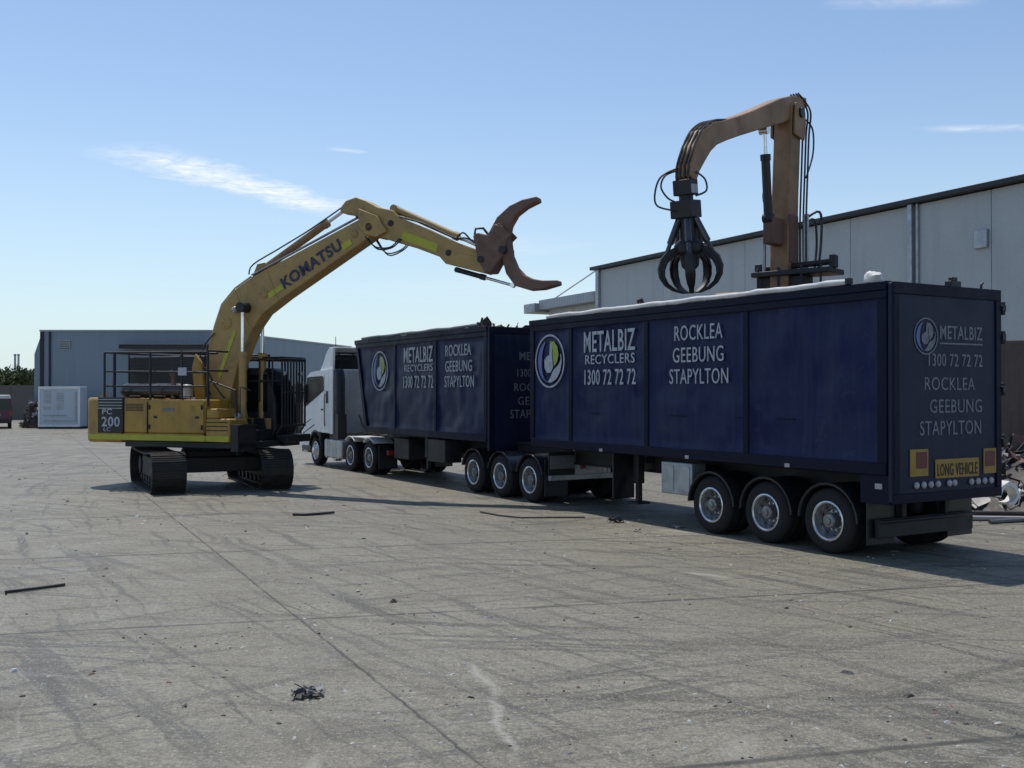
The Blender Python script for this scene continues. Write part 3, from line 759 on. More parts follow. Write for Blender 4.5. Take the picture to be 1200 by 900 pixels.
for s in (1,-1):
    b = MB(); b.prism([(q(24.42),2.30),(q(24.08),2.95),(q(23.9),2.98),(q(22.62),3.0),(q(22.52),2.94),(q(22.5),2.52),(q(22.9),2.38),(q(24.2),1.98),(q(24.44),1.96)], *sorted((s*1.236,s*1.245)), 'y'); b.build('side_window', M_['glass'], cab, smooth=0)
    b = MB(); b.prism([(q(24.5),1.02),(q(24.5),1.06),(q(23.4),1.38),(q(23.4),1.34)], *sorted((s*1.236,s*1.241)), 'y'); b.prism([(q(24.4),1.34),(q(24.4),1.37),(q(23.7),1.56),(q(23.7),1.53)], *sorted((s*1.236,s*1.241)), 'y'); b.build('door_stripe', M_['decal'], cab, smooth=0)
    b = MB(); b.box(q(22.44),q(22.452),*sorted((s*1.236,s*1.240)),1.25,3.05); b.box(q(24.44),q(24.452),*sorted((s*1.236,s*1.240)),1.2,1.9); b.build('door_seam', M_['black'], cab, smooth=0)
    b = MB(); b.box(q(22.56),q(22.72),*sorted((s*1.236,s*1.262)),1.86,1.91); b.build('door_handle', M_['black'], cab)
    b = MB(); b.tube([(q(24.35),s*1.22,2.75),(q(24.62),s*1.36,2.80),(q(24.64),s*1.38,2.3)], .02, 6); b.box(q(24.58),q(24.70),s*1.38-.10,s*1.38+.10,2.1,2.75); b.build('mirror', M_['black'], pm, bevel=.03)
    # side fairing blades behind the cab, with the dark gap of the intake behind
    b = MB(); b.box(q(21.72),q(21.996),*sorted((s*1.19,s*1.235)),1.1,3.25); b.build('side_blade', M_['white'], pm, bevel=.015)
    b = MB(); b.tube([(q(21.55),s*1.04,1.0),(q(21.55),s*1.04,2.9),(q(21.7),s*1.02,3.15)], .16, 12); b.box(q(21.35),q(21.7),s*1.04-.15,s*1.04+.15,.95,1.75); b.build('air_intake', M_['black'], pm)
    b = MB(); b.box(q(23.75),q(24.62),*sorted((s*1.05,s*1.245)),.40,.66); b.build('bumper_corner', M_['plastic'], pm, bevel=.04, seg=3)
    b = MB(); b.prism([(q(22.74),.62),(q(22.74),1.14)]+[(q(23.3)+.62*math.cos(R(180-170*i/10)), .55+.64*math.sin(R(180-170*i/10))) for i in range(11)]+[(q(23.3)+.54*math.cos(R(10+170*i/10)), .55+.56*math.sin(R(10+170*i/10))) for i in range(11)], *sorted((s*.95,s*1.25)), 'y'); b.build('wheel_arch', M_['plastic'], pm)
b = MB(); b.prism([(q(24.37),2.5),(q(24.43),2.42),(q(f24+.03),1.74),(q(f24+.045),1.74),(q(24.445),2.44),(q(24.085),3.05),(q(24.075),3.03)], -1.1, 1.1, 'y'); b.build('windscreen', M_['glass'], cab, smooth=0)
b = MB(); b.prism([(q(24.1),2.98),(q(24.55),2.80),(q(24.56),2.84),(q(24.12),3.04)], -1.1,1.1,'y'); b.build('sun_visor', M_['black'], cab)
for s in (1,-1):
    b = MB(); b.tube([(q(22.36),s*1.25,1.35),(q(22.36),s*1.275,1.45),(q(22.36),s*1.275,2.3),(q(22.36),s*1.25,2.4)], .016, 6); b.build('grab_rail', M_['black'], cab)
    b = MB(); b.box(q(22.5),q(23.9),*sorted((s*1.236,s*1.243)),2.50-.02,2.50+.0) if False else b.box(q(22.1),q(22.3),*sorted((s*1.236,s*1.244)),2.1,2.5); b.build('side_vent', M_['black'], cab)
    b = MB(); b.box(q(24.5),q(24.64),*sorted((s*.85,s*1.2)),.75,.95); b.build('headlight', M_['lamp_clear'], cab, bevel=.02)
    b = MB(); b.box(q(23.95),q(24.35),*sorted((s*1.1,s*1.27)),.42,.47); b.box(q(23.98),q(24.32),*sorted((s*1.236,s*1.262)),.78,.82); b.build('cab_step', M_['galv'], cab)
b = MB(); b.box(q(f24+.03),q(f24+.07),-1.0,1.0,.95,1.55); b.build('grille', M_['black'], cab)
# roof fairing, hollow behind
b = MB()
prof = [(q(23.0),3.18),(q(22.72),3.42),(q(22.45),3.74),(q(22.15),3.93),(q(21.95),3.95),(q(21.95),3.90),(q(22.15),3.88),(q(22.42),3.69),(q(22.66),3.40),(q(22.8),3.18)]
b.prism(prof, -1.1, 1.1, 'y')
for s in (1,-1): b.prism([(q(23.0),3.19),(q(22.72),3.43),(q(22.45),3.75),(q(22.15),3.93),(q(21.8),3.93),(q(21.86),3.2)], *sorted((s*1.1,s*1.18)), 'y')
b.build('roof_fairing', M_['white'], pm, bevel=.015)
b = MB()
for y in (-.8,-.3,.3,.8): b.tube([(q(22.05),y,3.24),(q(22.3),y,3.8)], .025, 6)
b.tube([(q(22.05),-1.05,3.55),(q(22.05),1.05,3.55)], .03, 6); b.tube([(q(21.98),-1.05,3.75),(q(21.98),1.05,3.75)], .03, 6); b.box(q(22.4),q(22.44),-1.08,1.08,3.24,3.8); b.build('fairing_frame', M_['black'], pm)
b = MB(); b.tube([(q(22.3),.9,3.95),(q(22.3),.9,4.3)], .012, 5); b.build('aerial', M_['black'], pm)
b = MB()
for k in range(3):
    y = -.2+.2*k; b.tube([(q(21.95),y,1.7),(q(21.7),y,1.35),(q(21.2),y*1.3,1.25),(q(20.2),y*1.5,1.45),(q(19.72),y*1.5,1.75)], .018, 6)
b.build('air_line', M_['hose'], pm)

# ---- loads
def load(name, label, x0, x1, zc_, peaks, seed):
    global rnd
    rnd = random.Random(seed); mb = MB()
    n = 18; k = 7; v = []; f = []
    hh = lambda x,y: zc_ + sum(a*math.exp(-((x-px)/s)**2) for px,a,s in peaks)*(1-(y/1.25)**2*.6) + .1*mnoise.noise(Vector((x*2,y*2,seed)))
    for i in range(n+1):
        for j in range(k+1):
            x = x0+(x1-x0)*i/n; y = -1.1+2.2*j/k; v.append((x,y,hh(x,y)))
    for i in range(n):
        for j in range(k):
            a = i*(k+1)+j; f.append((a,a+1,a+k+2,a+k+1))
    mb.cur = 2; mb.add(v,f)
    for _ in range(260):
        x = rnd.uniform(x0+.2,x1-.2); y = rnd.uniform(-.95,.95)
        shard(mb, (x,y,hh(x,y)+rnd.uniform(0,.05)), rnd.uniform(.14,.42), 6)
    return mb
mb = load('s', '', .3, 9.3, 3.72, [(4.2,.38,1.3),(2.2,.35,.8),(6.6,.42,1.)], 11)
o = mb.build('scrap_load', [M_[k] for k in SCR], smooth=20, M=Matrix.Translation(RIG_O) @ Matrix.Rotation(RIG_A,4,'Z'))
tag(o, 'mixed scrap metal heaped inside the nearest navy trailer', 'scrap', kind='stuff')
mb = load('s', '', .3, 7.4, 3.72, [(2.0,.40,.9),(.6,.28,.6),(4.8,.15,1.)], 23)
o = mb.build('scrap_load', [M_['rust'],M_['orange_red'],M_['scrap_dark'],M_['orange_red'],M_['rust'],M_['scrap_dark']], smooth=20, M=Matrix.Translation(rig(X1)) @ Matrix.Rotation(RIG_A,4,'Z'))
tag(o, 'reddish rusty scrap heaped inside the shorter front trailer', 'scrap', kind='stuff')
# white bundle on the rim
def blob(seed, size, squash=(1,1,1)):
    mb = MB(); rr = random.Random(seed); n = 16; k = 10; v = []; f = []
    for i in range(k+1):
        th = math.pi*i/k
        for j in range(n):
            ph = 2*math.pi*j/n
            d = Vector((math.sin(th)*math.cos(ph), math.sin(th)*math.sin(ph), -math.cos(th)))
            r = size*(1+.35*mnoise.fractal(d*1.6+Vector((seed,0,0)),1.,2.,4))
            v.append(Vector((d.x*squash[0],d.y*squash[1],d.z*squash[2]))*r)
    for i in range(k):
        for j in range(n): f.append((i*n+j,i*n+(j+1)%n,(i+1)*n+(j+1)%n,(i+1)*n+j))
    mb.add(v,f); return mb
rw = lambda x,y,z: Matrix.Translation(RIG_O) @ Matrix.Rotation(RIG_A,4,'Z') @ Matrix.Translation(Vector((x,y,z)))
o = blob(3,.135,(1.2,1,.75)).build('plastic_bag', M_['bag'], smooth=50, M=rw(.32,1.14,4.11))
tag(o, 'crumpled white plastic bag on the rear corner of the nearest trailer rim', 'bag')

# ================================================================== hydraulic helpers
def ram(parent, p0, p1, r, frac, m, name='hydraulic_ram', rr=.45):
    p0 = Vector(p0); p1 = Vector(p1); c = p0.lerp(p1, frac); d = (p1-p0).normalized()
    b = MB(); b.tube([p0, c], r, 14); b.tube([c-d*.12, c+d*.01], r*1.18, 14)
    s = Vector((0,1,0)); b.tube([p0-s*r*1.1, p0+s*r*1.1], r*1.1, 12)
    o = b.build(name, m, parent)
    b = MB(); b.tube([c, p1], r*rr, 12); b.tube([p1-s*r, p1+s*r], r*.95, 12); b.build('ram_rod', M_['chrome'], o)
    return o
class HoseSet:
    def __init__(s, parent, m, name): s.p = parent; s.m = m; s.n = name
    def tube(s, pts, r, n=6):
        b = MB(); b.tube(pts, r, n); b.build(s.n, s.m, s.p)
def hose(mb, pts, r=.018, sag=0.):
    P = [Vector(p) for p in pts]; out = []
    for i in range(len(P)-1):
        p0 = P[max(i-1,0)]; p1 = P[i]; p2 = P[i+1]; p3 = P[min(i+2,len(P)-1)]
        for k in range(5):
            t_ = k/5
            out.append(.5*((2*p1)+(p2-p0)*t_+(2*p0-5*p1+4*p2-p3)*t_*t_+(3*p1-p0-3*p2+p3)*t_**3))
    out.append(P[-1]); mb.tube(out, r, 6)

def tracks(root, rot, length, gauge, shoe, h, m_frame):
    """crawler undercarriage; local frame rotated by rot about z"""
    Mr = Matrix.Rotation(rot,4,'Z')
    rad = h/2-.03; a = length/2-h/2
    per = 4*a+2*math.pi*rad; n = int(per/.19)
    for s in (1,-1):
        yc = s*gauge/2; b = MB()
        for i in range(n):
            d = per*i/n
            if d < 2*a: x = -a+d; z = 2*rad; ang = 0; zz = rad+rad
            elif d < 2*a+math.pi*rad:
                th = (d-2*a)/rad; x = a+rad*math.sin(th); zz = rad+rad*math.cos(th); ang = th
            elif d < 4*a+math.pi*rad: x = a-(d-2*a-math.pi*rad); zz = 0; ang = math.pi
            else:
                th = (d-4*a-math.pi*rad)/rad; x = -a-rad*math.sin(th); zz = rad-rad*math.cos(th); ang = math.pi+th
            sag = -.05*math.cos(math.pi*x/(2*a)) if (d < 2*a) else 0
            Mp = Mr @ Matrix.Translation((x,yc,zz+.03+sag)) @ Matrix.Rotation(ang,4,'Y')
            b.box(-.0955,.0955,-shoe/2,shoe/2,-.012,.012,Mp)
            for gx in (-.06,0,.06): b.box(gx-.008,gx+.008,-shoe/2,shoe/2,.012,.036,Mp)
            b.box(-.08,.08,-.13,-.08,-.09,-.012,Mp); b.box(-.08,.08,.08,.13,-.09,-.012,Mp)
        b.build('track', M_['track'], root)
        b = MB()
        b.prism([(-a-.05,.30),(-a+.25,.22),(a-.25,.22),(a+.05,.30),(a+.05,h-.32),(a-.4,h-.22),(-a+.4,h-.22),(-a-.05,h-.32)], yc-.16, yc+.16, 'y', Mr)
        fr = b.build('track_frame', m_frame, root, bevel=.03)
        for i in range(7):
            x = -a+.3+(2*a-.6)*i/6
            b = MB(); b.lathe([(.08,-.2),(.1,-.18),(.1,-.08),(.07,-.06),(.07,.06),(.1,.08),(.1,.18),(.08,.2)], Mr @ Vector((x,yc,.20)), Mr.to_3x3() @ Vector((0,1,0)), 12); b.build('roller', M_['track'], fr)
        for x,nm in ((-a,'sprocket'),(a,'idler')):
            b = MB(); ax = Mr.to_3x3() @ Vector((0,1,0)); c = Mr @ Vector((x,yc,h/2))
            b.lathe([(.1,-.22),(.24,-.2),(.24,-.12),(rad-.1,-.08),(rad-.06,-.05),(rad-.06,.05),(rad-.1,.08),(.24,.12),(.24,.2),(.1,.22)], c, ax, 24); b.build(nm, M_['track'], root)
    b = MB()
    b.box(-.95,.95,-gauge/2+.1,gauge/2-.1,.42,.80,Mr); b.box(-.6,.6,-.6,.6,.78,.95,Mr)
    b.lathe([(.62,.93),(.66,.95),(.66,1.05),(.6,1.06)], (0,0,0), (0,0,1), 32)
    b.build('carbody', M_['track'], root, bevel=.03)

# ================================================================== YELLOW EXCAVATOR
EA = R(-22)
ex = thing('excavator', 'yellow tracked excavator with a raised boom and two-fingered grapple', 'excavator', (-8.01,27.02,0), EA)
tracks(ex, R(117)-EA, 4.4, 2.6, .80, 1.0, M_['track'])
# upper deck
b = MB(); b.box(-1.6,1.95,-1.3,1.3,1.06,1.22); b.box(-.35,1.75,-.36,.36,1.22,1.5); b.lathe([(.9,0),(.9,.05)],(0,0,1.03),(0,0,1),32); b.build('deck', M_['black'], ex, bevel=.02)
# counterweight
pts = [(-2.62,1.38),(-2.85,1.28),(-2.98,.95),(-3.04,.45),(-3.04,-.45),(-3.0,-.95),(-2.88,-1.28),(-2.68,-1.385),(-1.62,-1.385),(-1.62,1.38)]
b = MB(); b.prism(pts, 1.16, 2.32, 'z'); cw = b.build('counterweight', M_['yellow'], ex, bevel=.09, seg=4)
# black louvred corner with model number
b = MB(); b.box(-2.42,-1.58,-1.396,-1.1,1.40,2.335); rc = b.build('rear_cover', M_['black'], ex, bevel=.02)
b = MB()
for k in range(4): b.box(-2.40,-1.62,-1.404,-1.395,2.26-.075*k,2.28-.075*k)
b.build('louvre', M_['galv'], rc)
XM = lambda x,z,y: frame((x,y,z), (1,0,0), (0,0,1))
# a hull of side doors
b = MB(); b.box(-1.61,.95,-1.38,-.35,1.22,1.415); b.box(-1.57,-.82,-1.37,-.40,1.42,2.30); side = b.build('side_door', M_['yellow'], ex, bevel=.03)
b = MB(); b.box(-.80,.98,-1.375,-.40,1.42,2.27); b.build('side_door', M_['yellow'], ex, bevel=.035)
b = MB(); b.box(-1.61,.3,-.36,1.36,1.22,2.25); b.build('engine_hood', M_['yellow'], ex, bevel=.05)
b = MB(); b.box(.99,1.72,-1.36,-.62,1.22,1.80); b.box(.99,1.35,-1.34,-.62,1.80,2.05); tbx = b.build('front_locker', M_['yellow'], ex, bevel=.04)
b = MB()
for k in range(3): b.box(1.02,1.66,-1.372,-1.361,1.50+.1*k,1.525+.1*k)
b.build('locker_slot', M_['black'], tbx)
b = MB(); b.box(1.74,1.95,-1.34,-.62,1.0,1.62); b.box(1.74,2.0,-1.36,-.6,1.62,1.66); b.build('step', M_['black'], tbx)
b = MB(); b.box(-2.72,-1.62,-1.398,-1.386,1.235,1.375); b.box(-1.62,1.0,-1.394,-1.381,1.235,1.375); b.box(1.0,1.7,-1.378,-1.361,1.235,1.375); b.build('reflective_stripe', M_['tape'], ex, bevel=.004)
for x in (-.81,.96):
    b = MB(); b.box(x-.006,x+.006,-1.384,-1.36,1.42,2.2); b.build('door_seam', M_['black'], ex)
for x in (-.55,.75):
    b = MB(); b.box(x-.05,x+.05,-1.392,-1.375,1.80,1.86); b.build('door_latch', M_['black'], ex)
lettering('200', XM(-1.98,1.70,-1.398), .60, .26, M_['letter'], rc, bold=.02)
lettering('PC', XM(-2.10,1.96,-1.398), .32, .15, M_['letter'], rc, bold=.02)
lettering('LC', XM(-2.10,1.50,-1.398), .22, .10, M_['letter'], rc, bold=.01)
for x in (-.74,.90):
    for z in (1.58,2.08):
        b = MB(); b.box(x-.03,x+.03,-1.386,-1.374,z-.05,z+.05); b.tube([(x,-1.392,z-.06),(x,-1.392,z+.06)], .012, 6); b.build('door_hinge', M_['black'], ex)
for x0,x1,z0,z1 in ((-1.50,-.95,1.98,2.18),):
    b = MB()
    for k in range(5): b.box(x0,x1,-1.382 if x0 < -.9 else -1.384,-1.368,z0+(z1-z0)*k/5,z0+(z1-z0)*(k+.45)/5)
    b.build('vent_grille', M_['black'], ex)
b = MB(); b.box(.55,.68,-1.380,-1.374,1.95,2.12); b.build('warning_decal', M_['marker_y'], ex)
b = MB(); b.box(-.30,.05,-1.380,-1.374,1.98,2.06); b.build('warning_decal', M_['letter_dull'], ex)
for y in (-.8,.8):
    b = MB(); b.tube([(-2.75,y-.1,2.3),(-2.75,y-.08,2.42),(-2.75,y+.08,2.42),(-2.75,y+.1,2.3)], .025, 6); b.build('lifting_eye', M_['yellow'], cw)
b = MB(); b.tube([(-.35,-.95,2.25),(-.35,-.95,2.85),(-.45,-.95,3.0)], .06, 10); b.build('exhaust_pipe', M_['rust'], ex)
for x in (-1.5,-.7,.1):
    b = MB(); b.tube([(x,-1.25,2.26),(x,-1.25,2.36),(x+.35,-1.25,2.36),(x+.35,-1.25,2.26)], .014, 6); b.build('grab_handle', M_['black'], ex)
# guard rails over the engine deck
b = MB(); T = lambda *p, r=.026: b.tube(list(p), r, 8)
for y in (-1.28,1.28):
    T((-2.3,y,3.49),(1.0,y,3.46)); T((-2.3,y,3.0),(1.0,y,2.95)); T((-2.3,y,2.62),(1.0,y,2.60))
    for x in (-2.3,-1.98,-.8,.2,1.0): T((x,y,2.25),(x,y,3.49),r=.03)
for z in (3.49,3.0): T((-2.3,-1.28,z),(-2.3,1.28,z)); T((1.0,-1.28,z),(1.0,-.5,z))
for y in (-.9,-.4,.4,.9): T((-2.3,y,2.25),(-2.3,y,3.49),r=.022)
T((-.8,-1.28,3.49),(-.8,1.28,3.49)); T((.2,-1.28,3.44),(1.0,-.9,3.44))
b.build('guard_rail', M_['black'], ex)
b = MB(); b.box(-2.5,.45,-.2,1.15,2.33,3.42); gs = b.build('power_pack', M_['black'], ex, bevel=.04)
b = MB()
for k in range(9): b.box(-2.45,.4,-.212,-.201,2.4+.1*k,2.425+.1*k)
b.build('vent_slat', M_['plastic'], gs)
b = MB(); b.lathe([(.02,-1.0),(.16,-.98),(.19,-.85),(.19,.85),(.16,.98),(.02,1.0)], (-1.05,-.85,2.50), (1,0,0), 18); b.build('muffler', M_['gloss_black'], ex)
b = MB(); b.lathe([(.02,0),(.15,.02),(.16,.3),(.1,.36)], (.05,-.9,2.3), (0,0,1), 16); b.build('air_cleaner', M_['galv'], ex)
b = MB(); b.box(.1,.36,-1.31,-1.29,2.88,3.08); b.build('warning_sign', M_['letter'], ex)
b = MB(); T((1.0,-1.25,2.1),(1.0,-1.25,2.75),(1.8,-1.25,2.5),(1.85,-1.25,1.86)); T((1.4,-.5,1.9),(1.4,-.5,2.6),(1.7,-.5,2.5)); b.build('hand_rail', M_['black'], ex)
# cab
cp = [(-.1,1.22),(1.72,1.22),(1.86,1.5),(1.82,2.3),(1.55,3.02),(1.35,3.1),(-.05,3.1),(-.1,3.0)]
b = MB(); b.prism(cp, .36, 1.34, 'y'); ec = b.build('cab', M_['black'], ex, bevel=.05, seg=3)
b = MB(); b.box(.05,1.60,.35,.357,1.95,2.92); b.build('cab_window', M_['glass'], ec, smooth=0)
b = MB(); b.box(.65,1.72,.348,.358,1.30,1.78); b.build('cab_panel', M_['yellow_arm'], ec, smooth=0)
b = MB(); b.prism([(1.862,1.62),(1.827,2.3),(1.57,2.98),(1.577,2.985),(1.836,2.302),(1.871,1.62)], .46,1.24,'y'); b.build('cab_windscreen', M_['glass'], ec, smooth=0)
b = MB()
for y in (.32,1.38):
    T((1.9,y,1.35),(2.08,y,1.6),(2.08,y,3.3)); T((-.15,y,3.34),(2.08,y,3.30)); T((-.15,y,2.2),(-.15,y,3.34))
for k in range(9): T((2.08,.32+1.06*k/8,1.55),(2.08,.32+1.06*k/8,3.3),r=.026)
for k in range(5): T((.2+.4*k,.30,2.2),(.2+.4*k,.30,3.32),r=.022)
T((-.15,.30,2.75),(2.08,.30,2.75))
for z in (1.6,2.45,3.3): T((2.08,.32,z),(2.08,1.38,z))
for k in range(8): T((-.1+2.2*k/7,.32,3.33),(-.1+2.2*k/7,1.38,3.33),r=.02)
b.box(-.15,2.10,.32,1.38,3.36,3.385)
b.build('cab_guard', M_['black'], ec)
b = MB(); b.box(1.9,2.25,.3,1.4,1.15,1.35); b.box(1.85,2.05,.5,1.2,1.05,1.2); b.build('front_step', M_['black'], ec, bevel=.02)
b = MB(); b.sphere((2.05,.45,2.95),.07); b.sphere((2.05,1.2,2.95),.07); b.build('work_lamp', M_['lamp_clear'], ec)
# boom
boom_pts = [(.30,2.05),(.10,2.60),(.10,3.15),(.19,3.69),(.33,4.13),(.55,4.68),(.98,5.10),(1.55,5.42),(4.75,6.72),(4.98,6.70),(5.14,6.52),(5.10,6.32),(4.95,6.22),(2.5,4.86),(1.86,4.46),(1.52,4.05),(1.12,3.2),(.88,2.4),(.76,2.02),(.5,1.88)]
b = MB(); b.prism(boom_pts, -.235, .235, 'y'); bo = b.build('boom', M_['yellow_arm'], ex, bevel=.025)
b = MB()
for s in (1,-1): b.prism([(.25,2.15),(.95,2.15),(1.15,1.24),(.1,1.24)], s*.3-.04, s*.3+.04, 'y')
b.build('boom_bracket', M_['yellow'], ex, bevel=.02)
b = MB(); pass
for (x,z,hw,r) in ((1.40,4.62,.55,.13),(.58,2.1,.36,.11),(5.0,6.48,.3,.1)):
    b = MB(); b.tube([(x,-hw,z),(x,hw,z)], r, 14); b.build('boom_pin', M_['black'], bo)
ya = -.2425
def stripe(mb, x0,z0,x1,z1,w,y=ya):
    d = Vector((x1-x0,z1-z0)).normalized(); nn = Vector((-d.y,d.x))*w/2
    mb.prism([(x0-nn.x,z0-nn.y),(x1-nn.x,z1-nn.y),(x1+nn.x,z1+nn.y),(x0+nn.x,z0+nn.y)], y-.004, y, 'y')
for q_ in ((1.02,4.05,.52,2.85,.11),(2.06,4.90,2.50,5.15,.14),(4.22,6.02,4.48,6.16,.16)):
    b = MB(); stripe(b, *q_); b.build('reflective_stripe', M_['tape'], bo, smooth=0)
d = Vector((4.15-2.47,0,6.12-5.19)).normalized(); up = Vector((-d.z,0,d.x))
lettering('KOMATSU', frame((3.32,ya-.005,5.655), d, up), 1.95, .30, M_['decal'], bo, bold=.03, ext=.003)
for s in (1,-1): ram(ex, (1.40,s*.42,1.62), (1.40,s*.42,4.62), .10, .62, M_['yellow_arm'])
b = MB()
for s in (1,-1): b = MB(); b.prism([(1.15,1.2),(1.65,1.2),(1.55,1.78),(1.27,1.78)], s*.42-.17, s*.42-.12, 'y'); b.prism([(1.15,1.2),(1.65,1.2),(1.55,1.78),(1.27,1.78)], s*.42+.12, s*.42+.17, 'y'); b.box(1.15,1.65,s*.42-.17,s*.42+.17,1.16,1.24); b.build('ram_bracket', M_['black'], ex)
b = MB(); b.sphere((1.42,-.66,1.85),.09); b.box(1.38,1.46,-.68,-.62,1.3,1.85); b.build('boom_lamp', M_['lamp_clear'], ex)
# arm
arm_pts = [(4.13,6.90),(4.12,7.02),(4.28,7.19),(4.57,7.26),(4.86,7.15),(5.19,6.97),(5.62,6.86),(5.78,6.67),(6.43,6.40),(7.18,6.04),(7.8,5.80),(7.95,5.6),(8.15,5.30),(8.05,5.22),(7.53,5.37),(7.02,5.50),(6.86,5.67),(6.27,5.90),(5.69,6.08),(5.19,6.25),(5.03,6.40),(4.70,6.68),(4.45,6.84)]
b = MB(); b.prism(arm_pts, -.19, .19, 'y'); ar = b.build('arm', M_['yellow_arm'], ex, bevel=.03)
for s in (1,-1):
    b = MB(); b.prism([(4.7,6.95),(5.2,6.75),(5.5,6.35),(5.2,6.22),(4.9,6.3),(4.7,6.5)], s*.27-.03, s*.27+.03, 'y'); b.build('arm_cheek', M_['yellow_arm'], ar, bevel=.02)
b = MB(); stripe(b, 5.86,6.24,6.80,5.88,.20,-.193); b.build('reflective_stripe', M_['tape'], ar, smooth=0)
for (x,z,w_) in ((.75,4.25,.5),(1.9,4.98,.42),(4.55,6.35,.34)):
    b = MB(); b.lathe([(w_*.32,0),(w_*.32,.012),(w_*.28,.016)], (x,-.2405,z), (0,-1,0), 20)
    for k in range(6): b.lathe([(.018,.014),(.018,.03)], (x+w_*.22*math.cos(k*1.047),-.2405,z+w_*.22*math.sin(k*1.047)), (0,-1,0), 6)
    b.build('boom_boss', M_['yellow_arm'], bo)
for (x0,z0,x1,z1) in ((.62,3.0,1.28,3.25),(1.55,4.0,1.0,5.1),(2.35,4.77,2.0,5.58)):
    b = MB(); stripe(b, x0,z0,x1,z1,.018,-.2425); b.build('weld_seam', M_['yellow_arm'], bo, smooth=0)
for (x,z) in ((5.02,6.48),(5.55,6.55),(7.1,5.75)):
    b = MB(); b.lathe([(.075,0),(.075,.02),(.05,.03)], (x,-.193,z), (0,-1,0), 16); b.build('grease_boss', M_['black'], ar)
b = MB(); b.prism([(6.86,5.67),(7.02,5.50),(8.05,5.22),(8.15,5.35),(7.9,5.62),(7.2,5.78)], -.205,.205,'y'); b.build('arm_wear_plate', M_['yellow_arm'], ar, bevel=.02)
ram(bo, (1.72,0,5.62), (4.2,0,7.02), .095, .78, M_['orange'])
b = MB(); b.prism([(1.45,5.38),(2.1,5.62),(1.85,5.78),(1.62,5.75)], -.12, .12, 'y'); b.build('ram_bracket', M_['yellow'], bo)
ram(ar, (5.56,0,6.93), (7.92,0,5.84), .085, .72, M_['yellow_arm'])
# hoses and pipes
b = HoseSet(bo, M_['galv'], 'hydraulic_pipe')
for y in (-.14,-.05,.05,.14):
    b.tube([(.17,y,3.7),(.30,y,4.18),(.53,y,4.75),(.95,y,5.16),(1.45,y,5.44)], .022, 6)
for y in (-.2,-.14,.14,.2):
    b.tube([(1.5,y,5.47),(4.6,y,6.74)], .022, 6)
b = HoseSet(ex, M_['hose'], 'hydraulic_hose')
for k,y in enumerate((-.2,-.14,.14,.2)):
    hose(b, [(4.6,y,6.74),(4.85,y*1.2,6.86+.03*k),(5.05,y*1.3,6.75),(5.3,y*1.4,6.55)])
    hose(b, [(4.9,y*1.5,6.25),(5.2,y*1.6,5.98-.04*k),(5.6,y*1.6,5.95),(5.85,y*1.5,6.15)])
    hose(b, [(.3,y,2.1),(-.1,y*1.1,2.7),(0.02,y,3.3),(.16,y,3.72)])
hose(b, [(1.35,-.1,5.5),(1.5,-.12,5.75),(2.3,-.12,6.12),(3.2,-.1,6.55),(4.1,-.1,7.03)], .02)
for y in (-.16,.16): hose(b, [(5.7,y,6.72),(6.4,y,6.5),(7.2,y,6.12),(7.55,y,6.08),(7.85,y,5.9)], .02)
hose(b, [(7.3,-.2,6.05),(7.5,-.24,6.2),(7.75,-.2,5.98),(8.1,-.15,5.95)], .02)
hose(b, [(.28,-.26,2.4),(.0,-.4,3.0),(.1,-.35,3.6),(.4,-.27,4.0)], .02); hose(b, [(-.15,-.3,2.3),(.2,-.45,3.1),(.55,-.4,2.6),(.75,-.3,2.3)], .02)
b = MB(); b.prism([(.0,2.1),(.28,2.1),(.2,3.2),(-.02,3.45),(-.12,3.1)], -.52,-.42,'y'); b.build('hose_guard', M_['yellow'], ex, bevel=.02)
b = MB(); b.tube([(1.13,-.24,4.7),(1.12,-.33,4.62)], .05,8); b.sphere((1.1,-.33,4.58),.09); b.build('work_lamp', M_['lamp_clear'], bo)
# two-fingered grapple
gr = MB(); gr.prism([(7.74,6.12),(7.86,6.18),(8.1,6.12),(8.30,6.36),(8.52,6.30),(8.58,5.95),(8.50,5.62),(8.32,5.42),(8.21,5.24),(8.04,5.24),(7.86,5.56)], -.24, .24, 'y')
gp = gr.build('grapple', M_['rust'], ex, bevel=.03)
gr = MB(); gr.sweep([(8.25,5.72,.24),(8.34,6.12,.24),(8.47,6.42,.19),(8.70,6.66,.135),(8.98,6.80,.10),(9.32,6.89,.055)], -.15,.15); gr.build('tine', M_['rust'], gp, bevel=.025)
gr = MB(); gr.sweep([(8.50,5.98,.10),(8.55,5.60,.11),(8.66,5.28,.14),(8.86,5.04,.16),(9.15,4.93,.135),(9.45,4.91,.10),(9.82,4.95,.05)], -.15,.15); gr.build('tine', M_['rust'], gp, bevel=.025)
for s in (1,-1):
    gr = MB(); gr.sweep([(8.2,5.95,.2),(8.42,6.2,.18),(8.6,6.0,.12)], s*.2-.03,s*.2+.03); gr.build('tine_plate', M_['rust'], gp, bevel=.01)
ram(gp, (7.25,0,5.36), (8.66,0,4.94), .06, .5, M_['black'], rr=.6)
b = MB(); b.tube([(7.78,-.2,6.14),(7.80,-.2,6.28),(7.95,-.1,6.30),(8.1,-.1,6.12)], .03, 6); b.build('hose_guide', M_['black'], gp)
for (x,z,r) in ((7.95,5.55,.08),(8.5,5.75,.09)):
    b = MB(); b.tube([(x,-.28,z),(x,.28,z)], r, 12); b.build('grapple_pin', M_['black'], gp)

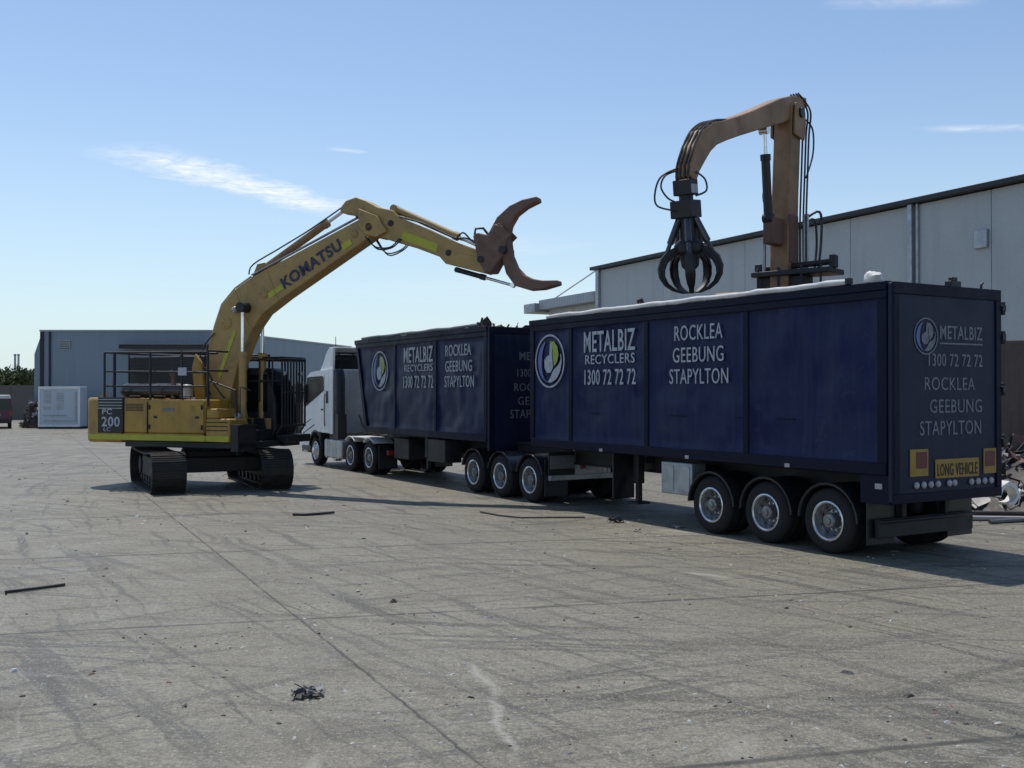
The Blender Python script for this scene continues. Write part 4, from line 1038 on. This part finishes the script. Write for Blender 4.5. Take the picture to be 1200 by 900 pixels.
# ================================================================== ORANGE MATERIAL HANDLER
HA = math.atan2(-.774,-.633)
mh = thing('material_handler', 'faded orange scrap handler behind the nearest trailer holding a black grab', 'excavator', (6.27,23.5,0), HA)
tracks(mh, R(45), 4.2, 2.2, .6, .95, M_['track'])
b = MB(); b.lathe([(.95,1.0),(.8,1.2),(.7,2.9),(.9,3.1)], (0,0,0), (0,0,1), 20); b.box(-.7,.7,-.7,.7,.95,1.15); b.build('pedestal', M_['orange'], mh)
b = MB(); b.box(-2.3,1.2,-1.25,1.25,3.1,3.3); b.build('deck', M_['black'], mh, bevel=.02)
pts = [(-1.6,1.25),(-2.3,1.1),(-2.5,.7),(-2.5,-.7),(-2.3,-1.1),(-1.6,-1.25)]
b = MB(); b.prism(pts, 3.31, 4.5, 'z'); b.build('counterweight', M_['orange'], mh, bevel=.08, seg=3)
b = MB(); b.box(-1.58,.3,-1.22,-.45,3.31,4.4); b.box(-1.58,-.5,-.45,1.22,3.31,4.4); b.build('engine_hood', M_['orange'], mh, bevel=.04)
b = MB(); b.prism([(-.4,3.31),(1.2,3.31),(1.2,4.2),(.95,4.78),(-.4,4.78)], -1.2, -.42, 'y') if False else b.prism([(.35,3.31),(1.3,3.31),(1.3,4.2),(1.1,4.72),(.35,4.72)], -1.22, -.45, 'y'); hc = b.build('cab', M_['orange'], mh, bevel=.04)
b = MB(); b.box(1.302,1.31,-1.12,-.55,3.7,4.15); b.box(.45,1.15,-1.232,-1.222,3.7,4.6); b.build('cab_window', M_['glass'], hc, smooth=0)
# boom foot platform
b = MB(); b.box(-.45,.4,-.66,1.22,5.10,5.22); b.box(-.4,.35,-.62,1.0,4.42,4.75); b.box(-.3,.25,-.55,.55,4.75,5.1); b.build('boom_platform', M_['black'], mh, bevel=.02)
b = MB(); b.tube([(.1,-.66,5.30),(.1,1.22,5.36)], .07, 8); b.box(.0,.2,1.12,1.26,5.22,5.5); b.box(-.1,.2,-.66,-.5,5.22,5.42)
for y in (-.5,.0,.55,1.0): b.tube([(.36,y,4.8),(.36,y,5.3)], .03, 6)
b.build('platform_beam', M_['black'], mh, bevel=.015)
b = MB(); b.sweep([(.06,4.74,.28),(.05,5.5,.275),(.0,6.6,.26),(-.06,7.6,.245),(-.14,8.5,.245),(-.18,9.05,.25)], -.22, .22); mb_ = b.build('boom', M_['orange'], mh, bevel=.03)
b = MB(); b.box(-.22,.27,-.235,-.2,5.5,6.4); b.box(-.22,.27,.2,.235,5.4,6.5); b.build('boom_doubler', M_['orange_red'], mb_, bevel=.008)
for s in (1,-1):
    b = MB(); b.sweep([(-.15,8.3,.26),(-.2,8.7,.30),(-.2,9.08,.22)], s*.28-.03, s*.28+.03); b.build('boom_cheek', M_['orange'], mb_, bevel=.02)
b = MB(); b.tube([(-.2,-.36,8.88),(-.2,.36,8.88)], .12, 14); b.build('boom_pin', M_['black'], mb_)
b = MB(); b.sweep([(-.85,9.28,.11),(-.45,9.16,.18),(-.1,9.02,.25),(.5,8.80,.27),(1.1,8.58,.245),(1.9,8.28,.215),(2.6,8.03,.20),(3.2,7.82,.205),(3.65,7.66,.225),(3.98,7.46,.24),(4.25,7.16,.22),(4.45,6.86,.17),(4.55,6.60,.13)], -.18, .18)
ma = b.build('arm', M_['orange'], mh, bevel=.03)
b = HoseSet(mh, M_['hose'], 'hydraulic_hose')
for y in (-.13,-.05,.05,.13): hose(b, [(3.1,y,8.06),(3.65,y,7.93),(4.12,y,7.66),(4.45,y,7.25),(4.66,y,6.85),(4.66,y,6.5)], .022)
hose(b, [(4.5,.2,6.75),(4.32,.30,6.62),(4.28,.31,6.40),(4.5,.2,6.28)], .02)
hose(b, [(4.6,-.15,6.80),(4.84,-.28,6.68),(4.92,-.33,6.45),(4.82,-.24,6.24),(4.72,-.1,6.15)], .02)
hose(b, [(4.6,-.12,6.85),(4.95,-.3,6.65),(5.02,-.40,6.35),(4.98,-.38,6.08),(4.78,-.1,5.98)], .02)
for k,y in enumerate((.02,.10,.18,.25)):
    hose(b, [(-.36-.02*k,y+.1,5.2),(-.38,y+.1,6.4),(-.42,y+.12,7.5),(-.5,y+.12,8.4),(-.65,y+.1,8.95),(-.7,y*.8,9.25),(-.3,y*.8,9.36)], .022)
hose(b, [(-.4,.28,8.8),(-.75,.35,8.6),(-.7,.38,8.0),(-.4,.34,7.4)], .02); hose(b, [(.2,-.3,7.2),(.45,-.32,7.0),(.4,-.3,6.7),(.2,-.28,6.6)], .02)
hose(b, [(-.3,.3,6.3),(-.6,.45,6.45),(-.62,.5,5.9),(-.5,.5,5.3)], .03); hose(b, [(-.3,.3,6.4),(-.5,.62,6.6),(-.5,.66,6.0),(-.4,.62,5.2)], .03)
b = HoseSet(mh, M_['galv'], 'hydraulic_pipe')
for y in (.34,.42): b.tube([(-.3,y,5.2),(-.3,y,6.55)], .03, 8)
b.tube([(.2,-.42,5.15),(.2,-.42,6.0)], .05, 8)
r_ = ram(mh, (.82,-.02,6.35), (1.02,-.02,8.28), .10, .72, M_['black'])
b = MB(); b.box(.30,.86,-.14,.10,5.78,6.40); b.build('ram_bracket', M_['orange_red'], mb_, bevel=.03)
# orange-peel grab
GM = Matrix.Translation((4.57,0,6.60)) @ Matrix.Rotation(R(7),4,'Y')
GA = GM.to_3x3()
b = MB(); b.box(-.17,.17,-.19,.19,-.30,0,GM); b.lathe([(.14,-.42),(.14,-.28)], n=14, M=GM); b.box(-.20,.24,-.24,.22,-.74,-.40,GM)
b.lathe([(.10,-1.75),(.17,-1.68),(.20,-1.45),(.29,-1.40),(.30,-1.26),(.18,-1.15),(.15,-.70)], n=18, M=GM)
gb_ = b.build('grab', M_['black'], mh, bevel=.02)
for y0,y1 in ((-.205,-.191),(.191,.205)):
    b = MB(); b.box(-.11,.12,y0,y1,-.27,-.10,GM); b.build('swivel_plate', M_['offwhite'], gb_)
for k in range(5):
    Mk = GM @ Matrix.Rotation(2*math.pi*k/5+.5,4,'Z')
    prof = [(.25,-1.36,.08),(.41,-1.43,.085),(.53,-1.55,.08),(.59,-1.71,.07),(.58,-1.86,.055),(.50,-2.01,.04),(.36,-2.12,.03),(.16,-2.20,.015)]
    b = MB(); b.sweep(prof, -.05, .05, Mk)
    n_ = len(prof); wd_ = [.05,.06,.08,.10,.10,.08,.05,.02]; v = []; f = []
    for (x_,z_,h_),w_ in zip(prof,wd_):
        for t_ in (-1,-.5,0,.5,1):
            v.append((x_+.02-.07*t_*t_*w_/.24, t_*w_, z_))
        for t_ in (-1,-.5,0,.5,1):
            v.append((x_-.01-.07*t_*t_*w_/.24, t_*w_, z_))
    for i_ in range(n_-1):
        for j_ in range(4):
            a_ = i_*10+j_; f += [(a_,a_+1,a_+11,a_+10),(a_+5,a_+15,a_+16,a_+6)]
        f += [(i_*10,i_*10+10,i_*10+15,i_*10+5),(i_*10+4,i_*10+9,i_*10+19,i_*10+14)]
    b.add(v,f,Mk)
    tn = b.build('tine', M_['black'], gb_, bevel=.006)
    b = MB(); b.tube([Mk @ Vector((.15,0,-.72)), Mk @ Vector((.38,0,-1.22))], .07, 10); b.tube([Mk @ Vector((.38,0,-1.22)), Mk @ Vector((.53,0,-1.56))], .045, 8); b.build('tine_ram', M_['gloss_black'], tn)

# ================================================================== BUILDINGS
# right: tilt-up warehouse
wa = Vector((4.55,54.6,0)); wb = Vector((20.6,22.0,0)); wd = (wb-wa).normalized(); wl = (wb-wa).length
wn = Vector((-wd.y,wd.x,0))   # behind the wall
if wn.x < 0: wn = -wn
WR = Matrix((wd, wn, Vector((0,0,1)))).transposed().to_4x4(); WR.translation = wa
wh = thing('warehouse', 'large grey concrete warehouse with a dark eave behind the trailers', 'building', wa, math.atan2(wd.y,wd.x))
sg_ = 1 if (Matrix.Rotation(math.atan2(wd.y,wd.x),3,'Z') @ Vector((0,1,0))).dot(wn) > 0 else -1
D = lambda a,b_: tuple(sorted((sg_*a, sg_*b_)))
H = 9.0
b = MB(); b.box(0,wl,*D(.15,26),0,H-.12); b.build('core', M_['concrete_wall'], wh)
x = 0.; k = 0
while x < wl-.1:
    x1 = min(x+6.1, wl); b = MB(); b.box(x+.012,x1-.012,*D(0,.148),.0,H-.05); b.build('wall_panel', M_['concrete_wall'], wh, bevel=.015); x = x1
b = MB(); b.box(-.35,wl+.3,*D(-.28,.3),H-.02,H+.16); b.build('gutter', M_['black'], wh, bevel=.02)
b = MB(); b.prism([(sg_*-.1,H+.165),(sg_*13,H+.75),(sg_*26.2,H+.165)], -.3, wl+.3, 'x'); b.build('roof', M_['roof'], wh)
for px in (10.05+.0,):
    pass
def wall_x(p):   # distance along the wall for a bearing
    return (wa.x-wa.y*p)/(wd.y*p-wd.x)
for p in ((1072-600)/1200,):
    xx = wall_x(p); b = MB(); b.box(xx-.16,xx+.04,*D(-.18,-.01),0,H-.02); b.box(xx+.14,xx+.24,*D(-.10,-.01),0,H-.02); b.build('downpipe', M_['galv'], wh, bevel=.02)
b = MB(); b.box(.05,.35,*D(-.16,-.01),0,H-.02); b.build('downpipe', M_['galv'], wh, bevel=.02)
b = MB(); b.box(wall_x((1152-600)/1200)-.25, wall_x((1152-600)/1200)+.25, *D(-.12,-.005), 7.1, 7.7); b.build('wall_vent', M_['galv'], wh, bevel=.02)
# lower annex beyond
ax_ = thing('annex', 'low pale shed with a white roof edge beyond the far end of the concrete warehouse', 'building', wa - wd*6.5, math.atan2(wd.y,wd.x))
b = MB(); b.box(0,6.1,*D(.6,14),0,7.35); b.build('wall', M_['concrete_wall'], ax_)
b = MB(); b.prism([(sg_*-.0,7.36),(sg_*0,7.9),(sg_*7,8.4),(sg_*14.3,7.5),(sg_*14.3,7.36)], -.2, 6.08, 'x'); b.build('roof', M_['roof'], ax_)
b = MB(); b.box(-1.6,-.21,*D(-.3,6),7.2,7.75); b.build('awning', M_['galv'], ax_, bevel=.03)
b = MB(); b.tube([(-1.2,sg_*1.,7.78),(6.0,sg_*.5,9.2)], .04, 6); b.build('stay_cable', M_['galv'], ax_)

# left: clad shed
LB = Vector((-33.6,73.,0))
lb = thing('factory_shed', 'wide blue-grey metal-clad shed behind the yellow excavator', 'building', LB, 0)
hz = 6.8
fr = [(0,0),(12.1,0),(18.0,26.),(6.,34.),(0,30.)]
b = MB(); b.prism(fr, 0, hz, 'z'); b.build('wall', M_['cladding'], lb)
b = MB()
fo = [(-.08,-.08),(12.15,-.08),(18.1,26.),(6.,34.1),(-.08,30.1)]
b.prism(fo, hz, hz+.12, 'z'); b.build('parapet_flashing', M_['roof'], lb)
b = MB(); b.box(-.02,.22,-.1,-.005,0,hz-.02); b.box(.6,.72,-.1,-.005,0,hz-.02); b.build('downpipe', M_['black'], lb)
b = MB(); b.prism([(-.1,hz-.3),(-.55,hz-1.6),(-.55,0),(-.1,0)], .2, 20, 'y'); b.build('lean_to', M_['cladding'], lb)
b = MB(); b.box(5.9,12.05,-.9,-.01,5.72,5.86); b.box(5.9,12.05,-.92,-.86,5.55,5.72); b.build('canopy', M_['black'], lb, bevel=.02)
b = MB(); b.box(1.3,2.1,-.06,-.004,5.5,6.2); vt = b.build('wall_vent', M_['galv'], lb)
b = MB()
for k in range(5): b.box(1.34,2.06,-.08,-.061,5.56+.13*k,5.61+.13*k)
b.build('vent_slat', M_['black'], vt)
b = MB(); b.box(6.3,11.6,-.05,-.004,0,4.4); b.build('roller_door', M_['galv'], lb)
# pale plant container
ct = thing('site_container', 'pale louvred steel container against the blue-grey shed', 'container', (-32.2,69.6,0), 0)
b = MB(); b.box(0,2.85,0,1.15,.12,2.85); cs = b.build('shell', M_['container'], ct, bevel=.03)
b = MB()
for x0,x1 in ((0,.12),(2.73,2.85)): b.box(x0,x1,-.03,-.002,.12,2.85)
b.box(.12,2.73,-.03,-.002,2.7,2.85); b.box(.12,2.73,-.03,-.002,.12,.26); b.build('frame', M_['white'], ct, bevel=.01)
b = MB(); b.box(-.05,2.9,-.05,1.2,0,.115); b.build('skid', M_['black'], ct)
for (x0,x1,z0,z1) in ((.35,.85,1.75,2.6),(.35,.85,1.3,1.55),(1.25,1.7,1.3,2.5),(.3,1.9,.85,.95),(.3,2.4,.5,.58)):
    b = MB(); nk = max(2,int((z1-z0)/.12))
    for k in range(nk): b.box(x0,x1,-.035,-.003,z0+(z1-z0)*k/nk,z0+(z1-z0)*(k+.5)/nk)
    b.build('louvre', M_['galv'], ct)
b = MB(); b.box(2.5,2.58,-.05,-.003,.5,2.5); b.build('door_bar', M_['galv'], ct)
# brown push wall behind the scrap at right
pw = thing('push_wall', 'brown stained push wall behind the scrap heap at the right edge', 'wall', (12.0,25.6,0), R(-8))
for k in range(4):
    b = MB(); b.box(k*2.0+.01,k*2.0+1.99,-.2,.2,0,3.75); b.build('wall_block', M_['brown_wall'], pw, bevel=.03)
# brown boundary fence, left
fn = thing('boundary_fence', 'brown solid fence below the trees at the left edge', 'fence', (-75,92,0), 0)
for k in range(7):
    b = MB(); b.box(k*6+.03,k*6+5.97,-.05,.05,0,3.1); b.build('fence_panel', M_['bank'], fn)
# ------------------------------------------------------------------ van at left edge
vn = thing('parked_van', 'dark van with a white roof parked at the left edge', 'van', (-35.05,69.6,0), R(27))
b = MB(); b.prism([(-.95,.35),(.95,.35),(.97,1.25),(.88,2.02),(-.88,2.02),(-.97,1.25)], 0, 4.4, 'y'); vb = b.build('body', M_['van'], vn, bevel=.06)
b = MB(); b.prism([(-.92,2.02),(.92,2.02),(.85,2.28),(-.85,2.28)], -.05, 4.3, 'y'); b.build('roof', M_['van_roof'], vn, bevel=.05)
b = MB(); b.prism([(-.8,1.3),(.8,1.3),(.74,1.95),(-.74,1.95)], -.012, -.002, 'y'); b.build('rear_window', M_['van_glass'], vn, smooth=0)
for s in (1,-1):
    b = MB(); b.box(s*.87-.08,s*.87+.08,-.03,-.003,.85,1.22); b.build('tail_lamp', M_['lamp_red'], vn)
    for y in (.8,3.5):
        b = MB(); b.lathe([(.2,-.1),(.32,-.1),(.35,-.06),(.35,.06),(.32,.1),(.2,.1)], (s*.85,y,.35), (1,0,0), 18); b.build('wheel', M_['rubber'], vn)
b = MB(); b.box(-.95,.95,-.12,-.003,.38,.62); b.build('bumper', M_['plastic'], vn, bevel=.03); b = MB(); b.box(-.26,.26,-.014,-.003,.85,.98); b.build('number_plate', M_['letter'], vn)

# ------------------------------------------------------------------ trees
def tree(x, y, h, wdt, m, label, seed):
    rr = random.Random(seed)
    tr = thing('tree', label, 'tree', (x,y,0), rr.uniform(0,6), 'trees beyond the brown fence')
    b = MB(); b.tube([(0,0,0),(.1,0,h*.25),(.05,.1,h*.5),(.2,.1,h*.8)], [.22,.17,.12,.04], 7)
    for k in range(6):
        a = rr.uniform(0,6.28); z = h*rr.uniform(.3,.6); b.tube([(.05,.05,z),(math.cos(a)*wdt*.3,math.sin(a)*wdt*.3,z+h*.18),(math.cos(a)*wdt*.42,math.sin(a)*wdt*.42,z+h*.28)], [.08,.05,.02], 5)
    b.build('trunk', M_['wood'], tr)
    b = MB(); cl = [(rr.uniform(-.5,.5)*wdt, rr.uniform(-.5,.5)*wdt, h*rr.uniform(.45,.9), wdt*rr.uniform(.14,.26)) for _ in range(16)]
    for (cx,cy,cz,cr) in cl:
        for _ in range(150):
            d = Vector((rr.gauss(0,1),rr.gauss(0,1),rr.gauss(0,.8))); d = d.normalized()*cr*rr.random()**.4
            p = Vector((cx,cy,cz))+d; s = rr.uniform(.09,.2)
            e = Euler((rr.uniform(0,6),rr.uniform(0,6),rr.uniform(0,6))).to_matrix().to_4x4(); e.translation = p
            b.add([(-s,-s*.45,0),(s,-s*.45,0),(s*.8,s*.45,s*.2),(-s*.8,s*.45,0)], [(0,1,2,3)], e)
    b.build('crown', m, tr, smooth=0)
TL = ['round dark tree nearest the shed, beyond the brown fence','pale green tree second from the shed beyond the fence','dark spreading tree mid row beyond the brown fence','bright green low tree left of mid row beyond the fence','dark tree at the left end of the row beyond the fence']
for i,(px,hh) in enumerate(((28,5.0),(17,4.8),(7,5.1),(-6,4.9),(-18,5.2))):
    Z = 104+3*(i%2); tree((px-600)/1200*Z, Z, hh, 3.2+.4*(i%3), M_['leaf_b' if i%2 else 'leaf'], TL[i], 40+i)
for i,px in enumerate((17.5,21.5)):
    Z = 150
    b = MB(); b.lathe([(.17,0),(.15,7.8),(.19,7.85),(.19,8.1)], (0,0,0), (0,0,1), 12)
    o = b.build('chimney_stack', M_['galv'], M=Matrix.Translation(((px-600)/1200*Z, Z, 0)))
    tag(o, ('left' if i == 0 else 'right')+' one of two thin grey stacks above the far trees', 'chimney', 'thin stacks above the far trees')

# ------------------------------------------------------------------ scrap heaps
def heap(name, label, cx, cy, rx, ry, h, n, size, seed, mats=SCR):
    global rnd
    rnd = random.Random(seed); mb = MB(); mb.cur = 2; v = []; f = []; nr, na = 8, 24
    hh = lambda r: h*(1-r*r)*(.85)
    for i in range(nr+1):
        for j in range(na):
            a = 2*math.pi*j/na; r = i/nr
            v.append((rx*r*math.cos(a), ry*r*math.sin(a), max(.0,hh(r)-.12)+ (.15*h*mnoise.noise(Vector((r*math.cos(a)*3,r*math.sin(a)*3,seed))) if 0 < r < 1 else 0)))
    for i in range(nr):
        for j in range(na): f.append((i*na+j,i*na+(j+1)%na,(i+1)*na+(j+1)%na,(i+1)*na+j))
    mb.add(v,f)
    for _ in range(n):
        a = rnd.uniform(0,6.28); r = math.sqrt(rnd.random())
        shard(mb, (rx*r*math.cos(a), ry*r*math.sin(a), hh(r)+rnd.uniform(-.02,.10)), size*rnd.uniform(.4,1.2), len(mats))
    o = mb.build(name, [M_[k] for k in mats], smooth=20, M=Matrix.Translation((cx,cy,0)))
    return tag(o, label, 'scrap', kind='stuff')
heap('scrap_heap', 'heap of mixed scrap metal behind the nearest trailer at the right edge', 12.3, 22.2, 2.9, 2.5, 1.75, 520, .55, 5, ['scrap_grey','rust','scrap_dark','scrap_light','scrap_light','scrap_dark'])
heap('scrap_heap', 'low heap of scrap and pallets between the van and the container', -33.15, 71.2, .85, .9, 2.1, 130, .5, 9)
bn = thing('scrap_bin', 'dark rusty steel bin behind the cab of the yellow excavator', 'bin', (-12.9,59.0,0), R(8))
b = MB()
for y0,y1 in ((-1.2,-1.1),(1.1,1.2)): b.box(-1.3,1.3,y0,y1,.15,2.2)
for x0,x1 in ((-1.3,-1.2),(1.2,1.3)): b.box(x0,x1,-1.1,1.1,.15,2.2)
b.box(-1.3,1.3,-1.2,1.2,.05,.148); b.build('shell', M_['rust'], bn)
for k in range(5):
    b = MB(); b.box(-1.28+.6*k,-1.18+.6*k,-1.26,-1.202,.15,2.2); b.build('bin_rib', M_['black'], bn)
b = MB(); b.box(-1.34,1.34,-1.27,-1.201,2.202,2.32); b.build('bin_rim', M_['black'], bn)
mbx = MB(); rnd = random.Random(31); mbx.cur = 2; mbx.box(-1.18,1.18,-1.08,1.08,.2,2.0)
for _ in range(150): shard(mbx, (rnd.uniform(-1.05,1.05), rnd.uniform(-1.,1.), rnd.uniform(2.0,2.9)*(1-.0)), rnd.uniform(.3,.9), 6)
o = mbx.build('scrap_load', [M_[k] for k in ('scrap_dark','rust','scrap_dark','scrap_grey','orange_red','scrap_dark')], smooth=20, M=Matrix.Translation((-12.9,59.,0)) @ Matrix.Rotation(R(8),4,'Z'))
tag(o, 'reddish dark scrap piled in the steel bin behind the excavator', 'scrap', kind='stuff')
# crumbs of scrap, grit and stones all over the yard
rnd = random.Random(5); mbx = MB()
for _ in range(2600):
    u = rnd.random(); Yd = 5.5+30*u**1.6; Xd = rnd.uniform(-.62,.62)*Yd
    if mnoise.noise(Vector((Xd*.35,Yd*.35,2.))) < rnd.uniform(-.5,.35): continue
    sz = rnd.uniform(.004,.014)*(1+Yd*.03)
    if rnd.random() < .04: sz *= 2.2
    mbx.cur = rnd.choice((0,0,1,2,2,3))
    e = Euler((0,0,rnd.uniform(0,6.28))).to_matrix().to_4x4(); e.translation = (Xd,Yd,0)
    a_,b_,c_ = sz*rnd.uniform(.6,2.2), sz*rnd.uniform(.5,1.1), sz*rnd.uniform(.25,.9)
    v = [(-a_,-b_,0),(a_,-b_*.7,0),(a_*.8,b_,0),(-a_*.9,b_*.8,0),(-a_*.6,-b_*.5,c_),(a_*.5,-b_*.3,c_),(a_*.4,b_*.5,c_*.8),(-a_*.5,b_*.4,c_)]
    mbx.add(v, [(4,5,6,7),(0,1,5,4),(1,2,6,5),(2,3,7,6),(3,0,4,7)], e)
o = mbx.build('gravel', [M_[k] for k in ('scrap_dark','rust','concrete_wall','scrap_grey')], smooth=0); o['kind'] = 'stuff'; tag(o, 'scattered stones and scrap crumbs strewn over the concrete', 'gravel', kind='stuff')
# ground litter
def ground(x, y): Z = 2940/(y-460); return ((x-600)/1200*Z, Z)
rnd = random.Random(77)
def litter_bar(name, pts, r, m, label, cat):
    b = MB(); b.tube(pts, r, 8); return tag(b.build(name, M_[m]), label, cat)
litter_bar('steel_rod', [(-6.18,12.50,.022),(-5.9,12.72,.024),(-5.66,12.98,.022)], .020, 'scrap_dark', 'straight dark steel rod lying on the concrete at the left', 'rod')
litter_bar('bent_bar', [(-4.36,20.4,.03),(-4.1,20.35,.03),(-3.85,20.5,.03),(-3.58,20.65,.04)], .028, 'scrap_dark', 'short bent dark bar on the concrete below the excavator', 'bar')
litter_bar('bent_bar', [(-.65,20.9,.02),(-.25,20.3,.02),(.22,19.9,.02)], .016, 'scrap_dark', 'thin dark bar slanting beside the grapple shadow', 'bar')
litter_bar('steel_rod', [(.20,19.95,.018),(.8,19.98,.018),(1.42,20.0,.018)], .015, 'scrap_dark', 'long thin rod parallel to the grapple shadow', 'rod')
def crumple(name, label, x, y, size, n, mats, flat=.35):
    mb = MB()
    for _ in range(n):
        a = rnd.uniform(0,6.28); r = rnd.random()**.7*size*.5
        shard(mb, (r*math.cos(a), r*math.sin(a)*.7, size*flat*rnd.random()*(1-r/size)), size*rnd.uniform(.25,.6), len(mats))
    zmin = min(p.z for p in mb.v)
    for p in mb.v: p.z = max(0., (p.z-zmin)*.55-.012*size/.26)
    return tag(mb.build(name, [M_[k] for k in mats], smooth=25, M=Matrix.Translation((x,y,0))), label, 'scrap')
crumple('crumpled_scrap', 'tangled dark and silver scrap piece lying in the foreground concrete', -1.63, 8.3, .26, 34, ['scrap_dark','scrap_light','scrap_dark','scrap_grey'], .3)
crumple('crumpled_scrap', 'black crumpled sheet on the ground beside the nearest trailer wheels', 1.95, 19.3, .36, 16, ['scrap_dark','black'], .3)
crumple('crumpled_scrap', 'small dark scrap tuft on the slab joint in mid yard', -1.37, 12.0, .14, 12, ['scrap_dark','scrap_grey'], .5)
crumple('crumpled_scrap', 'tiny dark scrap crumb at the lower left of the yard', -2.56, 8.0, .08, 8, ['scrap_dark'], .4)
crumple('crumpled_scrap', 'small bright strip of torn tin on the right foreground concrete', 2.5, 8.2, .15, 5, ['scrap_light','scrap_dark'], .2)
crumple('crumpled_scrap', 'pale torn scrap beside the shadow of the nearest trailer', 2.98, 18.6, .30, 9, ['scrap_light','scrap_grey'], .2)
crumple('crumpled_scrap', 'pale scrap shreds near the black crumpled sheet', 2.2, 18.0, .18, 6, ['scrap_light','scrap_grey'], .15)
crumple('crumpled_scrap', 'tiny dark lump left of the long tyre mark in mid yard', .5, 15.6, .08, 6, ['scrap_dark'], .4)
# bright bent sheet and flat lengths at the heap
b = MB(); b.sweep([(-.22,.34,.03),(-.14,.52,.035),(.03,.60,.04),(.18,.52,.04),(.26,.34,.035),(.15,.22,.03),(.0,.20,.02)], -.12, .12); b.tube([(.2,0,.25),(.5,.1,.42)], .05, 6)
o = b.build('bent_sheet', M_['bag'], smooth=50, M=Matrix.Translation((9.55,19.9,.10)) @ Matrix.Rotation(R(20),4,'Z')); tag(o, 'bright white curled sheet at the foot of the scrap heap', 'scrap')
for i,(x0,y0,x1,y1,r,m,l) in enumerate(((8.6,19.6,10.6,19.3,.05,'scrap_light','pale flat length of steel in front of the scrap heap'),(8.9,19.1,10.9,19.75,.04,'scrap_grey','grey pipe lying in front of the scrap heap'),(9.2,20.4,10.9,20.1,.05,'scrap_dark','dark pipe against the foot of the scrap heap'))):
    litter_bar('scrap_pipe', [(x0,y0,r),((x0+x1)/2,(y0+y1)/2+.06,r),(x1,y1,r)], r, m, l, 'pipe')
